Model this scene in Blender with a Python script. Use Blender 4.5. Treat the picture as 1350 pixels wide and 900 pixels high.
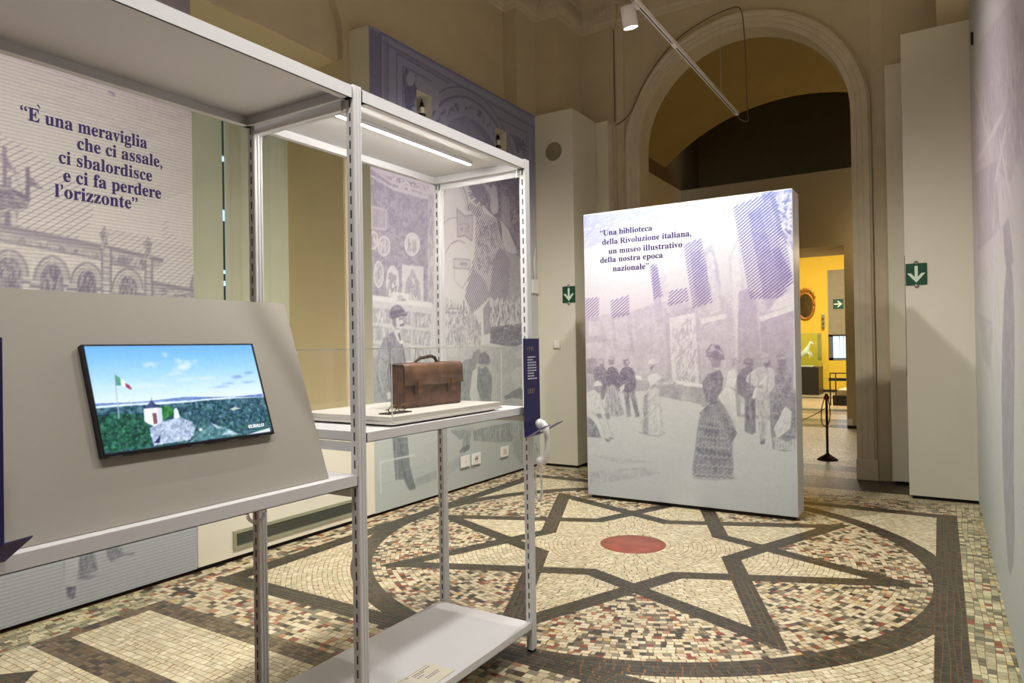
import bpy, bmesh, math, random
import numpy as np
from mathutils import Vector, Matrix
random.seed(7)
PI = math.pi
for o in list(bpy.data.objects): bpy.data.objects.remove(o, do_unlink=True)
SC = bpy.context.scene
COL = bpy.context.collection

# ------------------------------------------------------------------ camera
F_PX, CAM_H = 900.8, 1.55
YAW, PITCH, ROLL = math.radians(32.048), math.radians(.411), math.radians(-.924)
cy_, sy_ = math.cos(YAW), math.sin(YAW)
FW = Vector((-sy_*math.cos(PITCH), cy_*math.cos(PITCH), math.sin(PITCH)))
_r = Vector((cy_, sy_, 0)); _u = _r.cross(FW)
RT = _r*math.cos(ROLL)+_u*math.sin(ROLL); UP = -_r*math.sin(ROLL)+_u*math.cos(ROLL)
CAM = Vector((0, 0, CAM_H))
cd = bpy.data.cameras.new('camera'); cam = bpy.data.objects.new('camera', cd); COL.objects.link(cam)
cd.sensor_width = 36; cd.lens = 36*F_PX/1350; cd.clip_start = .05; cd.clip_end = 100; cam.rotation_mode = 'XYZ'
M = Matrix((RT, UP, -FW)).transposed().to_4x4(); M.translation = CAM; cam.matrix_world = M
SC.camera = cam
def ray(x, y): return FW*F_PX+RT*(x-675)-UP*(y-450)
def pz(x, y, z=0): d = ray(x, y); return CAM+d*((z-CAM_H)/d.z)
def pX(x, y, X): d = ray(x, y); return CAM+d*(X/d.x)
def pY(x, y, Y): d = ray(x, y); return CAM+d*(Y/d.y)
def proj(p):
    d = Vector(p)-CAM; k = d.dot(FW)
    return 675+F_PX*d.dot(RT)/k, 450-F_PX*d.dot(UP)/k, k

# ------------------------------------------------------------------ world, exposure
w = bpy.data.worlds.new('world'); SC.world = w; w.use_nodes = True
w.node_tree.nodes['Background'].inputs[0].default_value = (.55, .7, .9, 1)
w.node_tree.nodes['Background'].inputs[1].default_value = 1.6
SC.view_settings.view_transform = 'Standard'; SC.view_settings.look = 'None'
SC.view_settings.gamma = 1; SC.view_settings.use_curve_mapping = False
SC.view_settings.exposure = 0.5

def lin(c):
    return tuple((v/255/12.92 if v/255 <= .04045 else ((v/255+.055)/1.055)**2.4) for v in c)

def light(name, kind, loc, energy, color=(1, 1, 1), target=None, **kw):
    L = bpy.data.lights.new(name, kind); L.energy = energy; L.color = color
    for k, v in kw.items(): setattr(L, k, v)
    o = bpy.data.objects.new(name, L); COL.objects.link(o); o.location = loc
    if target is not None:
        o.rotation_euler = (Vector(target)-Vector(loc)).to_track_quat('-Z', 'Y').to_euler()
    return o
UPL, PLAMP = 9, 24; WARM = (1, .90, .74); NEUT = (1, .95, .86)

# ------------------------------------------------------------------ materials
MATS = {}
def nodes(m): return m.node_tree.nodes, m.node_tree.links
def mat(name, rgb, rough=.6, metal=0, var=.06, scale=6, bump=0, bscale=60, spec=.5, emit=None, es=0, coat=0):
    if name in MATS: return MATS[name]
    m = bpy.data.materials.new(name); m.use_nodes = True; MATS[name] = m
    N, L = nodes(m); b = N['Principled BSDF']
    b.inputs['Roughness'].default_value = rough; b.inputs['Metallic'].default_value = metal
    b.inputs['Specular IOR Level'].default_value = spec; b.inputs['Coat Weight'].default_value = coat
    tc = N.new('ShaderNodeTexCoord')
    nz = N.new('ShaderNodeTexNoise'); nz.inputs['Scale'].default_value = scale; nz.inputs['Detail'].default_value = 5
    L.new(tc.outputs['Object'], nz.inputs['Vector'])
    rp = N.new('ShaderNodeValToRGB'); c = lin(rgb)
    rp.color_ramp.elements[0].position = .3; rp.color_ramp.elements[1].position = .7
    rp.color_ramp.elements[0].color = tuple(v*(1-var) for v in c)+(1,)
    rp.color_ramp.elements[1].color = tuple(min(1, v*(1+var)) for v in c)+(1,)
    L.new(nz.outputs['Fac'], rp.inputs[0]); L.new(rp.outputs[0], b.inputs['Base Color'])
    if bump:
        n2 = N.new('ShaderNodeTexNoise'); n2.inputs['Scale'].default_value = bscale; n2.inputs['Detail'].default_value = 6
        L.new(tc.outputs['Object'], n2.inputs['Vector'])
        bp = N.new('ShaderNodeBump'); bp.inputs['Strength'].default_value = bump; bp.inputs['Distance'].default_value = .01
        L.new(n2.outputs['Fac'], bp.inputs['Height']); L.new(bp.outputs[0], b.inputs['Normal'])
    if emit:
        b.inputs['Emission Color'].default_value = lin(emit)+(1,); b.inputs['Emission Strength'].default_value = es
    return m
def attr_mat(name, rough=.6, mottle=.12, mscale=30, engrave=0, lines=0, pitch=.02, emit=0, stretch=(1, 1, 1), spec=.5, bump=0):
    """colour from the mesh's own printed / stone colours, with grain, engraving texture and line screen"""
    m = bpy.data.materials.new(name); m.use_nodes = True; MATS[name] = m
    N, L = nodes(m); b = N['Principled BSDF']; b.inputs['Roughness'].default_value = rough
    b.inputs['Specular IOR Level'].default_value = spec
    at = N.new('ShaderNodeAttribute'); at.attribute_name = 'Col'
    tc = N.new('ShaderNodeTexCoord'); mp = N.new('ShaderNodeMapping'); mp.inputs['Scale'].default_value = stretch
    L.new(tc.outputs['Object'], mp.inputs[0])
    nz = N.new('ShaderNodeTexNoise'); nz.inputs['Scale'].default_value = mscale; nz.inputs['Detail'].default_value = 6
    nz.inputs['Roughness'].default_value = .7
    L.new(mp.outputs[0], nz.inputs['Vector'])
    mr = N.new('ShaderNodeMapRange'); mr.inputs[1].default_value = .3; mr.inputs[2].default_value = .7
    mr.inputs[3].default_value = 1-mottle; mr.inputs[4].default_value = 1+mottle
    L.new(nz.outputs['Fac'], mr.inputs[0])
    cur = mr.outputs[0]
    if engrave:   # darker areas carry more burin texture: strength stored in the alpha of the print colour
        n2 = N.new('ShaderNodeTexNoise'); n2.inputs['Scale'].default_value = 42; n2.inputs['Detail'].default_value = 8; n2.inputs['Roughness'].default_value = .8
        L.new(tc.outputs['Object'], n2.inputs['Vector'])
        m2 = N.new('ShaderNodeMapRange'); m2.inputs[1].default_value = .42; m2.inputs[2].default_value = .58
        m2.inputs[3].default_value = 1-engrave; m2.inputs[4].default_value = 1+engrave*.6
        L.new(n2.outputs['Fac'], m2.inputs[0])
        mx = N.new('ShaderNodeMix'); mx.data_type = 'FLOAT'; L.new(at.outputs['Alpha'], mx.inputs[0])
        mx.inputs[2].default_value = 1; L.new(m2.outputs[0], mx.inputs[3])
        mu = N.new('ShaderNodeMath'); mu.operation = 'MULTIPLY'; L.new(cur, mu.inputs[0]); L.new(mx.outputs[0], mu.inputs[1]); cur = mu.outputs[0]
    if lines:
        wv = N.new('ShaderNodeTexWave'); wv.wave_type = 'BANDS'; wv.bands_direction = 'Z'
        wv.inputs['Scale'].default_value = .314/pitch; wv.inputs['Distortion'].default_value = .35; wv.inputs['Detail'].default_value = 3
        L.new(tc.outputs['Object'], wv.inputs['Vector'])
        m3 = N.new('ShaderNodeMapRange'); m3.inputs[1].default_value = .15; m3.inputs[2].default_value = .55; m3.inputs[3].default_value = 1-lines; m3.inputs[4].default_value = 1
        L.new(wv.outputs['Fac'], m3.inputs[0])
        mu = N.new('ShaderNodeMath'); mu.operation = 'MULTIPLY'; L.new(cur, mu.inputs[0]); L.new(m3.outputs[0], mu.inputs[1]); cur = mu.outputs[0]
    vm = N.new('ShaderNodeVectorMath'); vm.operation = 'SCALE'
    L.new(at.outputs['Color'], vm.inputs[0]); L.new(cur, vm.inputs['Scale'])
    if emit:
        b.inputs['Base Color'].default_value = (.01, .01, .012, 1)
        L.new(vm.outputs[0], b.inputs['Emission Color']); b.inputs['Emission Strength'].default_value = emit
    else:
        L.new(vm.outputs[0], b.inputs['Base Color'])
    return m
def glass_mat(name, tint=(1, 1, 1), refl=1.0, rough=.0):
    m = bpy.data.materials.new(name); m.use_nodes = True; N, L = nodes(m)
    N.remove(N['Principled BSDF'])
    t = N.new('ShaderNodeBsdfTransparent'); t.inputs[0].default_value = tint+(1,)
    g = N.new('ShaderNodeBsdfGlossy'); g.inputs['Roughness'].default_value = rough
    fr = N.new('ShaderNodeFresnel'); fr.inputs[0].default_value = 1.46
    mu = N.new('ShaderNodeMath'); mu.operation = 'MULTIPLY'; mu.inputs[1].default_value = refl; L.new(fr.outputs[0], mu.inputs[0])
    ge_ = N.new('ShaderNodeNewGeometry'); iv = N.new('ShaderNodeMath'); iv.operation = 'SUBTRACT'; iv.inputs[0].default_value = 1; L.new(ge_.outputs['Backfacing'], iv.inputs[1])
    m4 = N.new('ShaderNodeMath'); m4.operation = 'MULTIPLY'; L.new(mu.outputs[0], m4.inputs[0]); L.new(iv.outputs[0], m4.inputs[1]); mu = m4
    mx = N.new('ShaderNodeMixShader'); L.new(mu.outputs[0], mx.inputs[0]); L.new(t.outputs[0], mx.inputs[1]); L.new(g.outputs[0], mx.inputs[2])
    L.new(mx.outputs[0], N['Material Output'].inputs[0]); MATS[name] = m
    return m

WALL = mat('tan limewash plaster', (202, 189, 162), .85, var=.05, scale=2.2, bump=.05, bscale=25)
STONE = mat('beige stucco moulding', (208, 196, 172), .8, var=.06, scale=5, bump=.06, bscale=40)
CREAM = mat('cream painted board', (228, 224, 208), .6, var=.015, scale=3)
BLIND = mat('pale window blind cloth', (226, 224, 200), .8, var=.02, scale=4)
_N, _L = nodes(BLIND); _t = _N.new('ShaderNodeBsdfTranslucent'); _t.inputs[0].default_value = (.62, .62, .48, 1); _m = _N.new('ShaderNodeMixShader'); _m.inputs[0].default_value = .35
_L.new(_N['Principled BSDF'].outputs[0], _m.inputs[1]); _L.new(_t.outputs[0], _m.inputs[2]); _L.new(_m.outputs[0], _N['Material Output'].inputs[0])
REVEAL = mat('ochre cream niche paint', (222, 205, 165), .8, var=.03, scale=3)
WMETAL = mat('white powder coated steel', (232, 232, 234), .5, var=.01, scale=3)
GAP = mat('dark shadow gap', (22, 20, 18), .8)
GREYB = mat('warm grey painted board', (172, 166, 155), .6, var=.012, scale=3)
BLACK = mat('black plastic', (20, 20, 22), .4)
NAVY = mat('deep navy blue panel', (32, 30, 88), .5, var=.02)
INK = mat('violet lettering ink', (46, 32, 92), .7, var=.02)
WHITEINK = mat('white lettering ink', (215, 215, 225), .6)
WPLAST = mat('glossy white plastic', (238, 236, 234), .22, var=.01)
MORTAR = mat('orange brown grout', (146, 104, 68), .8, var=.2, scale=30)
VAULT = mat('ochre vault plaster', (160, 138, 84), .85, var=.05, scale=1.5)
SHADEW = mat('umber plaster darkened for shade', (112, 90, 54), .9, var=.05)  # dark tone stands in for shade above the passage ledge
YELL = mat('saffron yellow wall paint', (228, 192, 52), .7, var=.02)
GREEN = mat('exit sign green', (8, 76, 52), .45, var=.01)
ALU = mat('brushed aluminium', (170, 170, 165), .35, metal=.8)
LEATH = mat('worn brown leather', (98, 66, 48), .5, var=.42, scale=22, bump=.25, bscale=130)
LEATH2 = mat('rubbed brown leather', (112, 77, 54), .48, var=.42, scale=16, bump=.25, bscale=130)
LDARK = mat('dark strap leather', (74, 50, 38), .5, var=.3, scale=40)
GOLD = mat('gilt wood', (176, 116, 34), .4, metal=.4, var=.2, scale=30)
TILE = attr_mat('polished mosaic stone', rough=.33, mottle=.14, mscale=45)
GLASS = glass_mat('clear acrylic')

# ------------------------------------------------------------------ object helpers
OFF = {}
def prop(o, label=None, cat=None, group=None, kind=None):
    for k, v in (('label', label), ('category', cat), ('group', group), ('kind', kind)):
        if v: o[k] = v
    return o
def empty(name, loc, label=None, cat=None, group=None, kind=None):
    o = bpy.data.objects.new(name, None); COL.objects.link(o); o.location = loc; o.empty_display_size = .1
    OFF[o] = Vector(loc); return prop(o, label, cat, group, kind)
class MB:
    def __init__(s): s.v = []; s.f = []; s.c = []; s.sm = []
    def add(s, vs, fs, col=None, smooth=False):
        n = len(s.v); s.v += [tuple(v) for v in vs]
        for f in fs: s.f.append(tuple(i+n for i in f)); s.c.append(col); s.sm.append(smooth)
        return s
    def box(s, a, b, col=None):
        (x0, y0, z0), (x1, y1, z1) = [[min(a[i], b[i]) for i in range(3)], [max(a[i], b[i]) for i in range(3)]]
        return s.add([(x0,y0,z0),(x1,y0,z0),(x1,y1,z0),(x0,y1,z0),(x0,y0,z1),(x1,y0,z1),(x1,y1,z1),(x0,y1,z1)],
                     [(0,3,2,1),(4,5,6,7),(0,1,5,4),(1,2,6,5),(2,3,7,6),(3,0,4,7)], col)
    def bbox(s, a, b, r=.004, col=None):   # box with chamfered edges
        bm = bmesh.new(); bmesh.ops.create_cube(bm, size=1)
        for v in bm.verts:
            v.co = Vector([(a[i]+b[i])/2+v.co[i]*abs(b[i]-a[i]) for i in range(3)])
        bmesh.ops.bevel(bm, geom=bm.edges[:], offset=r, segments=2, profile=.6, affect='EDGES')
        bm.verts.index_update()
        s.add([v.co[:] for v in bm.verts], [tuple(v.index for v in f.verts) for f in bm.faces], col); bm.free(); return s
    def prism(s, poly, h0, h1, axis='z', col=None, smooth=False):
        n = len(poly)
        def P(p, h):
            return {'z': (p[0], p[1], h), 'y': (p[0], h, p[1]), 'x': (h, p[0], p[1])}[axis]
        vs = [P(p, h0) for p in poly]+[P(p, h1) for p in poly]
        s.add(vs, [tuple(reversed(range(n))), tuple(range(n, 2*n))], col)
        k = len(s.v)-2*n
        for i in range(n):
            j = (i+1) % n; s.f.append((k+i, k+j, k+n+j, k+n+i)); s.c.append(col); s.sm.append(smooth)
        return s
    def tube(s, path, rad, seg=8, caps=True, col=None):
        path = [Vector(p) for p in path]; n = len(path); rs = rad if isinstance(rad, (list, tuple)) else [rad]*n
        t0 = (path[1]-path[0]).normalized(); up = Vector((0, 0, 1)) if abs(t0.z) < .9 else Vector((1, 0, 0))
        a = t0.cross(up).normalized(); vs = []; fs = []
        for i, p in enumerate(path):
            t = (path[min(i+1, n-1)]-path[max(i-1, 0)])
            if t.length < 1e-9: t = t0
            t.normalize(); a = (a-t*a.dot(t))
            if a.length < 1e-6: a = t.orthogonal()
            a.normalize(); b = t.cross(a)
            for k in range(seg):
                q = 2*PI*k/seg; vs.append(p+(a*math.cos(q)+b*math.sin(q))*rs[i])
        for i in range(n-1):
            for k in range(seg):
                k2 = (k+1) % seg; fs.append((i*seg+k, i*seg+k2, (i+1)*seg+k2, (i+1)*seg+k))
        s.add(vs, fs, col, True)
        if caps:
            m = len(s.v)-len(vs)
            s.f.append(tuple(m+k for k in reversed(range(seg)))); s.c.append(col); s.sm.append(False)
            s.f.append(tuple(m+(n-1)*seg+k for k in range(seg))); s.c.append(col); s.sm.append(False)
        return s
    def lathe(s, prof, c, axis=(0, 0, 1), seg=20, col=None):
        ax = Vector(axis).normalized(); a = ax.orthogonal().normalized(); b = ax.cross(a); c = Vector(c); vs = []; fs = []
        for r, h in prof:
            for k in range(seg):
                q = 2*PI*k/seg; vs.append(c+ax*h+(a*math.cos(q)+b*math.sin(q))*max(r, 1e-5))
        for i in range(len(prof)-1):
            for k in range(seg):
                k2 = (k+1) % seg; fs.append((i*seg+k, i*seg+k2, (i+1)*seg+k2, (i+1)*seg+k))
        return s.add(vs, fs, col, True)
    def build(s, name, m, parent=None, label=None, cat=None, group=None, kind=None, origin=None, attr=False):
        off = OFF[parent] if parent is not None else Vector(origin if origin else (0, 0, 0))
        me = bpy.data.meshes.new(name); me.from_pydata([tuple(Vector(v)-off) for v in s.v], [], s.f)
        me.polygons.foreach_set('use_smooth', s.sm)
        if attr:
            ca = me.color_attributes.new('Col', 'FLOAT_COLOR', 'CORNER'); buf = []
            for f, c in zip(s.f, s.c):
                if callable(c):
                    for i in f: buf += c(s.v[i])
                else:
                    c4 = tuple(c) if len(c) == 4 else tuple(c)+(0,)
                    buf += list(c4)*len(f)
            ca.data.foreach_set('color', buf)
        me.materials.append(m); me.update()
        o = bpy.data.objects.new(name, me); COL.objects.link(o)
        if parent is not None: o.parent = parent
        else: o.location = off
        OFF[o] = off
        return prop(o, label, cat, group, kind)
def solid(name, a, b, m, **kw): return MB().box(a, b).build(name, m, **kw)
def add_bevel(o, wd=.004, seg=2):
    md = o.modifiers.new('bevel', 'BEVEL'); md.width = wd; md.segments = seg; md.limit_method = 'ANGLE'; return o

XL, XR, XC = -4.43, .284, -2.07          # exhibition wall planes and room axis
YB = 8.6                                  # arch wall
PH = 4.55                                 # height of the exhibition walls

# ================================================================== STRUCTURE
def struct(o): o['kind'] = 'structure'; return o
def sweep(name, path, prof, m, closed=False, miter=True):
    """profile points (offset to the room side, height) swept along a plan polyline"""
    mb = MB(); n = len(path); k = len(prof); vs = []
    for i in range(n):
        p = Vector(path[i]); d0 = (p-Vector(path[i-1])).normalized() if i else None
        d1 = (Vector(path[i+1])-p).normalized() if i < n-1 else None
        d0 = d0 or d1; d1 = d1 or d0
        n0 = Vector((d0.y, -d0.x)); n1 = Vector((d1.y, -d1.x)); b = (n0+n1); b = b/max(.2, b.length_squared)*2
        for o, z in prof: vs.append((p.x+b.x*o, p.y+b.y*o, z))
    fs = [(i*k+j, i*k+j+1, (i+1)*k+j+1, (i+1)*k+j) for i in range(n-1) for j in range(k-1)]
    mb.add(vs, fs); return mb.build(name, m)

# left hall wall with the arched window bay
mb = MB()
mb.box((-5.6, -3, 0), (-4.68, 2.0, 6.9)); mb.box((-5.6, 4.58, 0), (-4.68, 8.6, 6.9))
arc = [(3.29+1.29*math.cos(a), 4.5+1.29*.55*math.sin(a)) for a in [PI*i/24 for i in range(25)]]
mb.prism([(4.58, 6.9)]+arc+[(2.0, 6.9)], -5.6, -4.68, 'x')
mb.box((-5.6, 2.0, 4.26), (-4.75, 4.58, 5.4)); mb.box((-5.6, 2.0, 0), (-5.46, 4.58, .82))
wl = struct(mb.build('wall_left', WALL))
MB().box((-4.70, 7.38, 0), (-4.486, 7.87, 5.95)).box((-4.70, 7.866, 0), (-4.166, 8.62, 5.95)).build('corner_pier', WALL, wl)
mb = MB().box((-5.58, 4.575, .0), (-4.69, 4.60, 4.262)).box((-5.58, 1.98, .0), (-4.69, 2.01, 4.262))
mb.box((-5.58, 2.0, 4.25), (-4.76, 4.58, 4.262)); mb.build('niche_lining', REVEAL, wl)

# window in the bay: frame, glass, two blinds that leave a slit
win = struct(empty('window_1', (-5.5, 3.3, .9)))
MB().box((-5.62, 2.0, .8), (-5.58, 4.58, .95)).box((-5.62, 2.0, 4.15), (-5.58, 4.58, 4.26)).box((-5.62, 3.86, .9), (-5.585, 4.04, 2.15)).box((-5.62, 3.86, 2.3), (-5.585, 4.04, 2.75)).box((-5.62, 3.86, 2.86), (-5.585, 4.04, 3.3)).box((-5.62, 3.86, 3.36), (-5.585, 4.04, 4.2)).box((-5.62, 3.6, 2.2), (-5.58, 4.2, 2.26)).box((-5.62, 3.6, 3.1), (-5.58, 4.2, 3.14)).build('window_frame', mat('grey green window paint', (60, 72, 70), .5), win)
MB().box((-5.602, 2.0, .9), (-5.598, 4.58, 4.2)).build('pane', glass_mat('window glass', (.75, .85, .9)), win)
for y0, y1, lab in ((2.02, 3.842, 1), (3.872, 4.572, 2)):
    m2 = MB(); n = 24; vs = []
    for i in range(n+1):
        y = y0+(y1-y0)*i/n; dx = .012*math.sin(i*1.7)+.008*math.sin(i*.6)
        vs += [(-5.47+dx, y, .8), (-5.47+dx, y, 4.25), (-5.476+dx, y, .8), (-5.476+dx, y, 4.25)]
    fs = []
    for i in range(n):
        a = 4*i; fs += [(a, a+4, a+5, a+1), (a+2, a+3, a+7, a+6)]
    m2.add(vs, fs, smooth=True); m2.build('blind', BLIND, win)

# back wall with the arch
AR, AZ = 1.26, 4.13
arcp = lambda r, n=40: [(XC+r*math.cos(PI*i/n), AZ+r*math.sin(PI*i/n)) for i in range(n+1)]
out = [(-4.7, 0), (XC-AR, 0)]+list(reversed(arcp(AR)))+[(XC+AR, 0), (.56, 0), (.56, 6.9), (-4.7, 6.9)]
wb = struct(MB().prism(out, YB, YB+.31, 'y').build('wall_back', WALL))
MB().box((-4.2, YB-.03, 0), (-3.65, YB+.01, 5.9)).build('pilaster_strip', WALL, wb)
MB().box((-.49, YB-.03, 0), (.3, YB+.01, 5.9)).build('pilaster_strip', WALL, wb)
MB().box((.026, 7.866, 0), (.56, 8.62, 5.95)).box((.346, 7.38, 0), (.56, 7.87, 5.95)).build('corner_pier', WALL, wb)
MB().box((-.60, YB-.015, 0), (-.49, YB+.01, 5.86)).box((-3.65, YB-.015, 0), (-3.54, YB+.01, 5.86)).build('pilaster_strip', STONE, wb)
# archivolt moulding
prof = [(0, 0), (0, .035), (.055, .035), (.06, .05), (.115, .05), (.12, .065), (.15, .08), (.175, .08), (.185, .06), (.2, .05), (.2, 0)]
path = [(1, 0, .0)]+[(1, 0, AZ)]
pts = [(XC+AR, z, 1, 0) for z in (0, 2, AZ)]+[(None, a, 0, 0) for a in [PI*i/48 for i in range(1, 48)]]+[(XC-AR, z, -1, 0) for z in (AZ, 2, 0)]
vs = []
for p in pts:
    for dr, pr in prof:
        if p[0] is None: vs.append((XC+(AR+dr)*math.cos(p[1]), YB-pr, AZ+(AR+dr)*math.sin(p[1])))
        else: vs.append((p[0]+p[2]*dr, YB-pr, p[1]))
k = len(prof); n = len(pts)
fs = [(i*k+j, i*k+j+1, (i+1)*k+j+1, (i+1)*k+j) for i in range(n-1) for j in range(k-1)]
tr1 = struct(MB().add(vs, fs).build('trim_1', STONE))
for s_ in (1, -1):
    a, b = XC+s_*(AR-.004), XC+s_*(AR+.215)
    MB().bbox((a, YB-.1, .001), (b, YB+.05, .235), .012).build('plinth_block', STONE, tr1)
# entablature round the hall
plan = [(-4.68, -2.9), (-4.68, 7.38), (-4.486, 7.38), (-4.486, 7.866), (-4.166, 7.866), (-4.166, 8.57), (-3.65, 8.57), (-3.65, 8.6), (-.49, 8.6), (-.49, 8.57), (.026, 8.57), (.026, 7.866), (.346, 7.866), (.346, 7.38), (.54, 7.38), (.54, -2.9)]
eprof = [(0, 5.84), (.015, 5.86), (.02, 5.9), (.045, 5.93), (.05, 6.0), (.05, 6.13), (.085, 6.15), (.085, 6.26), (.1, 6.3), (.3, 6.33), (.31, 6.43), (.36, 6.47), (.38, 6.55), (0, 6.56)]
tr2 = struct(sweep('trim_2', plan, eprof, STONE))
mb = MB()
for i in range(1, len(plan)-2):
    a, b = Vector(plan[i]), Vector(plan[i+1]); L_ = (b-a).length; d = (b-a).normalized(); nn = Vector((d.y, -d.x))
    if L_ < .1 or (a.y < 3 and b.y < 3): continue
    for q in range(int(L_/.062)):
        c = a+d*(.03+q*.062)+nn*.055
        mb.add([(c.x+d.x*sx*.022+nn.x*sn, c.y+d.y*sx*.022+nn.y*sn, z) for z, sn in ((6.01, .004), (6.06, .018), (6.12, .022)) for sx in (-1, 1)], [(0, 1, 3, 2), (2, 3, 5, 4)])
mb.build('tongue_ornament', STONE, tr2, kind='stuff')
struct(solid('wall_right', (.54, -3, 0), (.75, 8.9, 6.9), WALL))
struct(solid('wall_front', (-5.6, -3.2, 0), (.75, -3, 6.9), WALL))
struct(solid('ceiling', (-5.6, -3.2, 6.9), (.75, 8.9, 7.05), mat('cream ceiling plaster', (215, 200, 168), .9)))

# passage behind the arch
PXL, PXR, YD = -4.35, .21, 13.44
struct(solid('wall_passage_left', (PXL-.2, 8.9, 0), (PXL, 16, 6.5), WALL))
struct(solid('wall_passage_right', (PXR, 8.9, 0), (PXR+.2, 16, 6.5), WALL))
R_ = 3.36; zc = 5.76-R_; a0 = math.asin(2.28/R_)
arc = [(XC+R_*math.sin(-a0+2*a0*i/30), zc+R_*math.cos(-a0+2*a0*i/30)) for i in range(31)]
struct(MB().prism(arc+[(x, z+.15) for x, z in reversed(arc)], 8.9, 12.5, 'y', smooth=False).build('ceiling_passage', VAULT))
struct(solid('ceiling_passage_end', (PXL-.2, 12.3, 6.5), (PXR+.2, 16.2, 6.6), SHADEW))
struct(MB().box((PXL-.2, 12.5, 6.0), (PXR+.2, 12.6, 6.6)).box((PXL-.2, 14.6, 4.62), (PXR+.2, 14.75, 6.6)).build('wall_passage_end', SHADEW))
MB().box((PXL, 12.5, 4.62), (PXL+.012, 14.6, 6.5)).box((PXL, 8.9, 4.62), (PXL+.012, 12.5, 5.0)).box((PXR-.012, 12.5, 4.62), (PXR, 14.6, 6.5)).build('shade_lining', SHADEW, bpy.data.objects['wall_passage_left'])  # thin linings coloured dark in place of shade
mb = MB(); DX0, DX1, DZ = -3.05, -1.42, 3.256
mb.box((PXL, YD, 0), (DX0, 14.94, 4.62)); mb.box((DX1, YD, 0), (PXR, 14.94, 4.62)); mb.box((DX0, YD, DZ), (DX1, 14.94, 4.62))
wd = struct(mb.build('wall_doorway', mat('grey tan plaster', (190, 174, 140), .85, var=.04, scale=2)))
MB().box((DX1, YD-.012, 0), (PXR, YD, .045)).build('skirting', GAP, wd)
MB().box((DX1+.0, YD-.03, .06), (DX1+.09, YD-.0, .17)).build('socket_box', WPLAST, wd)

# yellow room beyond
YY = 22.9
yw = struct(MB().box((-7, YY, 0), (-2.9, YY+.25, 5.2)).box((-1.3, YY, 0), (3, YY+.25, 5.2)).box((-2.9, YY, 0), (-1.3, YY+.25, .96)).box((-2.9, YY, 3.73), (-1.3, YY+.25, 5.2)).build('wall_yellow_back', YELL))
struct(solid('wall_yellow_left', (-7.2, 14.9, 0), (-7, 23.1, 5.2), YELL)); struct(solid('wall_yellow_right', (3, 14.9, 0), (3.2, 23.1, 5.2), YELL))
struct(MB().box((-7, 14.7, 0), (PXL, 14.94, 5.2)).box((PXR, 14.7, 0), (3, 14.94, 5.2)).box((PXL, 14.8, 4.62), (PXR, 14.94, 5.2)).build('wall_yellow_front', YELL))
struct(solid('ceiling_yellow', (-7.2, 14.7, 5.2), (3.2, 23.15, 5.3), mat('white ceiling paint', (225, 220, 205), .9)))
bb = struct(MB().box((-7, YY-.03, 0), (3, YY, .07)).build('baseboard_yellow', GAP))
MB().box((-2.91, YY-.02, .0), (-2.89, YY, .96)).build('wall_joint', YELL, yw)
w2 = struct(empty('window_2', (-2.1, YY, .96)))
MB().box((-2.9, YY+.1, .96), (-2.78, YY+.16, 1.75)).box((-2.9, YY+.1, .96), (-1.3, YY+.16, 1.04)).box((-2.2, YY+.1, 1), (-2.13, YY+.16, 1.8)).box((-2.9, YY+.1, 1.7), (-1.3, YY+.14, 1.76)).build('window_frame', mat('grey blue frame', (90, 104, 112), .5), w2)
for x in (-2.62, -2.5, -2.38): MB().box((x, YY+.2, 1.08), (x+.02, YY+.22, 3.7)).build('glazing_bar', WMETAL, w2)
MB().box((-2.9, YY+.175, 1.0), (-1.3, YY+.18, 3.73)).build('pane', glass_mat('window glass far', (.9, .95, 1)), w2)
MB().box((-2.88, YY+.02, 1.75), (-1.3, YY+.03, 3.72)).build('roller_blind', mat('taupe roller blind', (150, 140, 112), .8), w2)

# ================================================================== FLOOR : stone mosaic
floor = struct(MB().box((-5.6, -3.2, -.12), (.8, 14.94, -.0018)).box((-7.2, 14.94, -.12), (3.2, 23.1, -.0018)).build('floor', MORTAR))
SCX, SCY = -2.05, 5.0
def clip(poly, nx, ny, c):           # keep nx*x+ny*y<=c
    outp = []; n = len(poly)
    ds = [nx*p[0]+ny*p[1]-c for p in poly]
    for i in range(n):
        j = (i+1) % n; a, b = ds[i], ds[j]
        if a <= 0: outp.append(poly[i])
        if (a < 0 < b) or (b < 0 < a):
            t = a/(a-b); outp.append((poly[i][0]+(poly[j][0]-poly[i][0])*t, poly[i][1]+(poly[j][1]-poly[i][1])*t))
    return outp if len(outp) > 2 else []
def area(p): return abs(sum(p[i][0]*p[(i+1) % len(p)][1]-p[(i+1) % len(p)][0]*p[i][1] for i in range(len(p))))/2
def subtract(poly, hps):
    res = []; rem = poly
    for nx, ny, c in hps:
        o = clip(rem, -nx, -ny, -c)
        if o: res.append(o)
        rem = clip(rem, nx, ny, c)
        if not rem: break
    return res
TILES = []                            # (polygon, colour)
def jit(c, a): return tuple(max(0, min(1, v*k)) for v, k in zip(c, [1+random.uniform(-a, a)]*3))
LT = [lin((222, 212, 180)), lin((212, 201, 168)), lin((230, 221, 192)), lin((204, 195, 162)), lin((216, 203, 170))]
DK = [lin((68, 66, 53)), lin((60, 58, 48)), lin((78, 74, 60)), lin((72, 71, 60))]
BR = [lin((112, 100, 78)), lin((124, 110, 86)), lin((100, 90, 72)), lin((74, 70, 60))]
MULTI = [lin((222, 211, 180))]*20+[lin((208, 194, 160))]*14+[lin((178, 166, 136))]*6+[lin((140, 134, 112))]*7+[lin((108, 104, 88))]*5+[lin((70, 68, 58))]*6+[lin((144, 82, 64))]*3+[lin((180, 132, 100))]*3+[lin((204, 178, 122))]
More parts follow.
